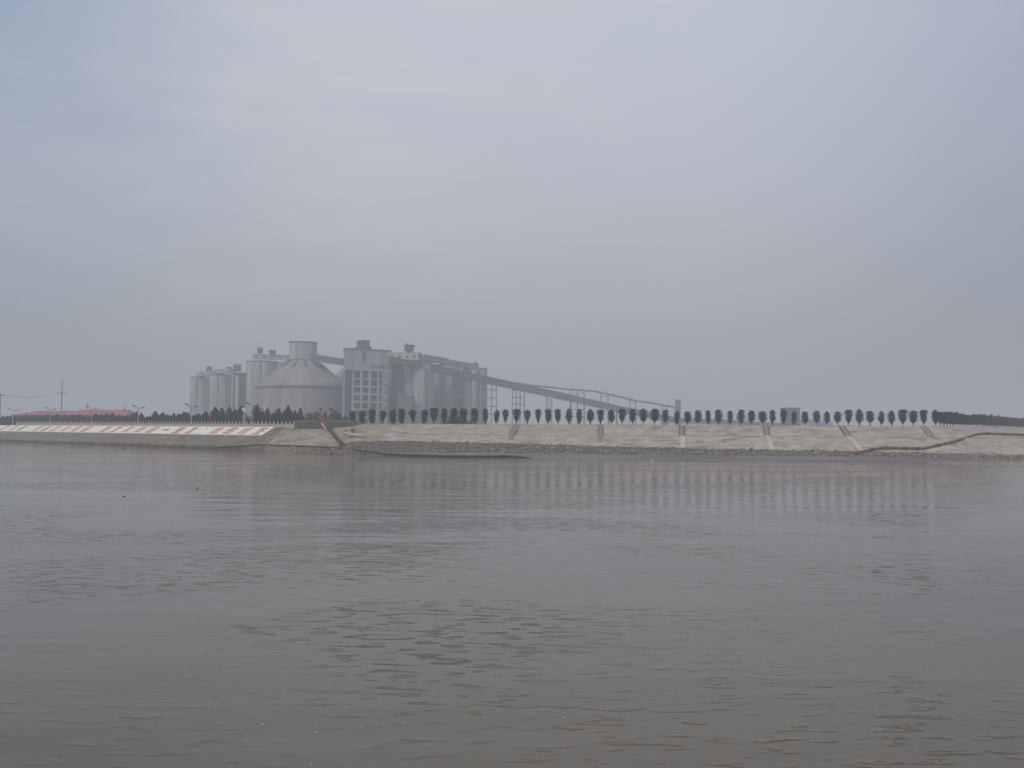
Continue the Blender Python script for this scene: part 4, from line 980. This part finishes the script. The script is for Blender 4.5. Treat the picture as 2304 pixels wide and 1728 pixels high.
wb = MB(); wb.box(-1.6, 1.6, -.06, .3, 0, 3.0); wme = wb.mesh('window', M['void'])
for r_ in range(5):
    for px in (864.5, 869.5): q = link('window', wme, hh_); q.location = (ux(px), 0, uz(850 + 17.5 * r_)); q.scale = (.4, 1, .6)
# inner windows seen in the frame bays
wb = MB(); wb.box(-1.1, 1.1, -.05, .2, 0, 2.4); wme = wb.mesh('window', M['void'])
for r_ in range(5):
    for px in (803.5, 823, 842.5, 857): q = link('window', wme, hh_); q.location = (ux(px), 4.96, uz(865 + 17.3 * r_))
ph0, ph1 = ux(815), ux(838.5)
mb = MB(); mb.box(ph0, ph1, 4, 16, ztop + 1.0, uz(777)); mb.box(ux(818), ux(836), 5, 15, uz(777) + .002, uz(765)); mb.build('penthouse', M['greybox'], hh_)
mb = MB(); mb.box(ux(817), ux(837), 4.5, 15.5, uz(765) + .002, uz(763.5)); mb.build('penthouse_roof', M['steel'], hh_)

# long conveyor
LC = [P(876, 808.5, 818), P(985, 831, 850), P(1096, 855, 880), P(1180, 873, 902), P(1290, 896.8, 930), P(1400, 922, 962), P(1520, 945.5, 1000), P(1640, 949.5, 1040), P(1755, 956, 1080)]
t = empty('long_conveyor', LC[0], 'very long enclosed conveyor sloping from the headhouse down behind the dike trees', 'conveyor'); o = Vector(LC[0])
for i in range(len(LC) - 1):
    hgt = (3.9, 4.7, 4.9, 4.9, 4.7, 4.6, 4.0, 3.2)[i]
    mb = MB(); mb.beam(LC[i], LC[i + 1], 5.0, hgt); rel(mb, o).build('gallery_section', M['gallery'], t)
    u = Vector((0, 0, -hgt / 2 - .3)); mb = MB()
    for sy in (-2.3, 2.3): mb.beam(LC[i] + u + Vector((0, sy, 0)), LC[i + 1] + u + Vector((0, sy, 0)), .4, .5)
    dd_ = LC[i + 1] - LC[i]; nn_ = max(2, int(dd_.length / 7)); v0 = Vector((0, -2.3, -hgt / 2)); v1 = Vector((0, -2.3, -hgt / 2 - 1.3))
    for k in range(nn_):
        a_, b_3 = LC[i].lerp(LC[i + 1], k / nn_), LC[i].lerp(LC[i + 1], (k + 1) / nn_)
        mb.beam(a_ + v0, b_3 + v1, .2, .25); mb.beam(a_ + v0, a_ + v1, .2, .25); mb.beam(a_ + v1, b_3 + v1, .25, .3)
    rel(mb, o).build('girder', M['steel'], t)
    u = Vector((0, 0, hgt / 2 + .2)); mb = MB(); mb.beam(LC[i] + u, LC[i + 1] + u, 5.8, .3); rel(mb, o).build('roof_sheet', M['steel'], t)
    d = LC[i + 1] - LC[i]; n = max(2, int(d.length / 8)); wb = MB(); wb.beam(-d.normalized() * .9, d.normalized() * .9, .1, hgt * .22); wme = wb.mesh('window', M['sheet'])
    for k in range(n):
        q = link('window', wme, t); q.location = LC[i].lerp(LC[i + 1], (k + .5) / n) + Vector((0, -2.62, .3)) - o
UC = [P(1080, 850, 900), P(1195, 867.5, 915), P(1283, 876.5, 930), P(1340, 880.8, 945), P(1400, 894.5, 962), P(1430, 902, 972), P(1480, 909.5, 985), P(1528, 919, 998)]
t = empty('thin_conveyor', UC[0], 'thin open conveyor on stilts rising above the right part of the long conveyor', 'conveyor'); o = Vector(UC[0])
for i in range(len(UC) - 1):
    mb = MB(); mb.beam(UC[i], UC[i + 1], 2.6, 1.1); u = Vector((0, -1.3, 1.2)); mb.beam(UC[i] + u, UC[i + 1] + u, .15, .15)
    d = UC[i + 1] - UC[i]; n = int(d.length / 3)
    for k in range(n): q = UC[i].lerp(UC[i + 1], k / n) + Vector((0, -1.3, .5)); mb.beam(q, q + Vector((0, 0, .7)), .12, .12)
    rel(mb, o).build('belt_section', M['gallery'], t)
def conv_z(px):
    for a, b in zip(LC, LC[1:]):
        pa = 1152 + FPX * a.x / a.y; pb = 1152 + FPX * b.x / b.y
        if pa <= px <= pb: k = (px - pa) / (pb - pa); return a.lerp(b, k)
def trestle(legs, bars, txt, D=5.5, w_=.8, topz=None, Y=None, m_='steel'):
    c = conv_z(sum(legs) / len(legs)); Yc = Y or c.y
    o = Vector((XY(sum(legs) / len(legs), Yc), Yc, G)); t = empty('trestle', o, txt, 'trestle', 'trestles under the conveyors')
    for px in legs:
        q = conv_z(px); zt = (topz if topz is not None else q.z - 2.6) - G
        for sy in (-1, 1):
            mb = MB(); x = XY(px, Yc) - o.x; mb.beam((x, sy * D / 2, -.2), (x, sy * D / 2, zt), w_, w_); mb.build('leg', M[m_], t)
    xa, xb = XY(legs[0], Yc) - o.x, XY(legs[-1], Yc) - o.x
    for y in bars:
        z = Zat(y, legs[0], Yc) - G
        for sy in (-1, 1):
            mb = MB(); mb.beam((xa, sy * D / 2, z), (xb, sy * D / 2, z), .45, .6); mb.build('crossbar', M[m_], t)
        for x in (xa, xb):
            mb = MB(); mb.beam((x, -D / 2, z), (x, D / 2, z), .4, .5); mb.build('tie', M[m_], t)
    zs = [0] + sorted(Zat(y, legs[0], Yc) - G for y in bars)
    for za, zb in zip(zs, zs[1:]):
        mb = MB(); mb.beam((xa, -D / 2, za), (xb, -D / 2, zb), .22, .22); mb.build('brace', M[m_], t)
trestle([941, 948, 958, 965], [844, 866, 885, 906, 928], 'first steel trestle from the left, in front of the first right silo')
trestle([1086, 1095, 1106, 1117.5], [877, 895, 914, 932], 'second trestle, at the right edge of the silos', w_=.75)
trestle([1153, 1162, 1170.5, 1180], [878, 894, 910, 928], 'third trestle, standing free against the sky')
trestle([1231, 1240.5], [900, 925], 'fourth support, a broad pale pier under the conveyor', w_=2.2, m_='concrete')
trestle([1285, 1300, 1315], [921, 937], 'fifth trestle, three legs under the bend of the thin conveyor', w_=.6)
trestle([1370, 1388], [935], 'sixth low trestle half hidden by the dike trees', w_=.7)
trestle([1493, 1503], [947], 'last low trestle near the conveyor end', w_=.8)
for (la, txt) in (([1284, 1300, 1315], 'stilts lifting the thin conveyor at its left bend'), ([1353, 1369], 'stilts lifting the thin conveyor at its middle'), ([1418, 1431], 'paired stilts where the thin conveyor dips'), ([1491, 1502], 'short stilts near the right end of the thin conveyor')):
    Yc = 935 + (la[0] - 1284) * .28; o = Vector((XY(la[0], Yc), Yc, G)); t = empty('stilts', o, txt, 'support', 'stilts under the thin conveyor')
    def uy(px):
        for a, b in zip(UC, UC[1:]):
            pa = 1152 + FPX * a.x / a.y; pb = 1152 + FPX * b.x / b.y
            if pa <= px <= pb: return a.lerp(b, (px - pa) / (pb - pa)).z
    for px in la:
        mb = MB(); x = XY(px, Yc) - o.x; mb.beam((x, 3, -.2), (x, 3, uy(px) - G - .4), .85, .85); mb.build('leg', M['steel'], t)
    z = (uy(la[0]) - G) - 3; mb = MB(); mb.beam((0, 3, z), (XY(la[-1], Yc) - o.x, 3, z), .4, .4); mb.build('crossbar', M['steel'], t)
Yc = 1002; x0_, x1_ = XY(1521.5, Yc), XY(1532, Yc); o = Vector(((x0_ + x1_) / 2, Yc, G)); t = empty('end_tower', o, 'small square tower standing at the end of the thin conveyor', 'tower')
w_ = (x1_ - x0_) / 2; h = Zat(900.5, 1526, Yc) - G
mb = MB(); mb.box(-w_, w_, 0, 6, -.1, h); mb.build('shaft', M['gallery'], t)
mb = MB(); mb.box(-w_ - .6, w_ + 2.2, -.5, 6.5, h - 8, h - 7.2); mb.build('platform', M['steel'], t)
mb = MB(); mb.box(-w_ - .3, w_ + .3, -.3, 6.3, h + .002, h + .6); mb.build('cap', M['steel'], t)

# bluish block and low sheds on the right
Yc = 640; x0_, x1_ = XY(1764.5, Yc), XY(1800, Yc); o = Vector(((x0_ + x1_) / 2, Yc, G)); w_ = (x1_ - x0_) / 2; h = Zat(919.5, 1782, Yc) - G
t = empty('block_building', o, 'plain bluish grey block building behind the dike trees on the right', 'building')
mb = MB(); mb.box(-w_, w_, 0, 9, -.1, h); mb.build('wall', M['bluebox'], t)
mb = MB(); mb.box(-w_ - .3, w_ + .3, -.3, 9.3, h + .002, h + .6); mb.build('roof', M['dark_concrete'], t)
wb = MB(); wb.box(-.7, .7, -.05, .2, 0, 1.6); wme = wb.mesh('window', M['greybox'])
for r_ in range(3):
    for xk in (-.6, 0, .6): q = link('window', wme, t); q.location = (xk * w_, 0, h - 4 - r_ * 3.6)
for px0, px1, y, txt in ((1805, 1850, 944, 'hazy low shed right of the bluish block'), (1845, 1875, 949, 'smaller hazy shed further right, beyond the dike trees'), (1690, 1722, 950, 'hazy low shed left of the bluish block')):
    Yc = 1150; x0_, x1_ = XY(px0, Yc), XY(px1, Yc); o = Vector(((x0_ + x1_) / 2, Yc, G)); w_ = (x1_ - x0_) / 2; h = Zat(y, px0, Yc) - G
    t = empty('shed', o, txt, 'shed', 'distant sheds'); mb = MB(); mb.box(-w_, w_, 0, 14, -.1, h * .75); mb.build('wall', M['shed'], t)
    mb = MB(); mb.add([(-w_ - .5, -.5, h * .751), (w_ + .5, -.5, h * .751), (w_ + .5, 14.5, h * .751), (-w_ - .5, 14.5, h * .751), (-w_ - .5, 7, h), (w_ + .5, 7, h)], [(0, 1, 5, 4), (1, 2, 5), (2, 3, 4, 5), (3, 0, 4), (3, 2, 1, 0)]); mb.build('roof', M['gallery'], t)

# ------------------------------------------------------------------ haze
mb = MB(); mb.box(-3000, 3000, -320, 3000, -2.0, 92.0)
hzm = bpy.data.materials.new('haze_air'); hzm.use_nodes = True; t = hzm.node_tree; t.nodes.clear()
oo = t.nodes.new('ShaderNodeOutputMaterial'); pv = t.nodes.new('ShaderNodeVolumePrincipled')
pv.inputs['Color'].default_value = (0.93, 0.95, 0.99, 1); pv.inputs['Density'].default_value = HAZE; pv.inputs['Anisotropy'].default_value = 0.0
t.links.new(pv.outputs[0], oo.inputs['Volume'])
o = mb.build('haze', hzm, kind='stuff'); tag(o, 'pale grey haze that fades the far silos', 'haze')
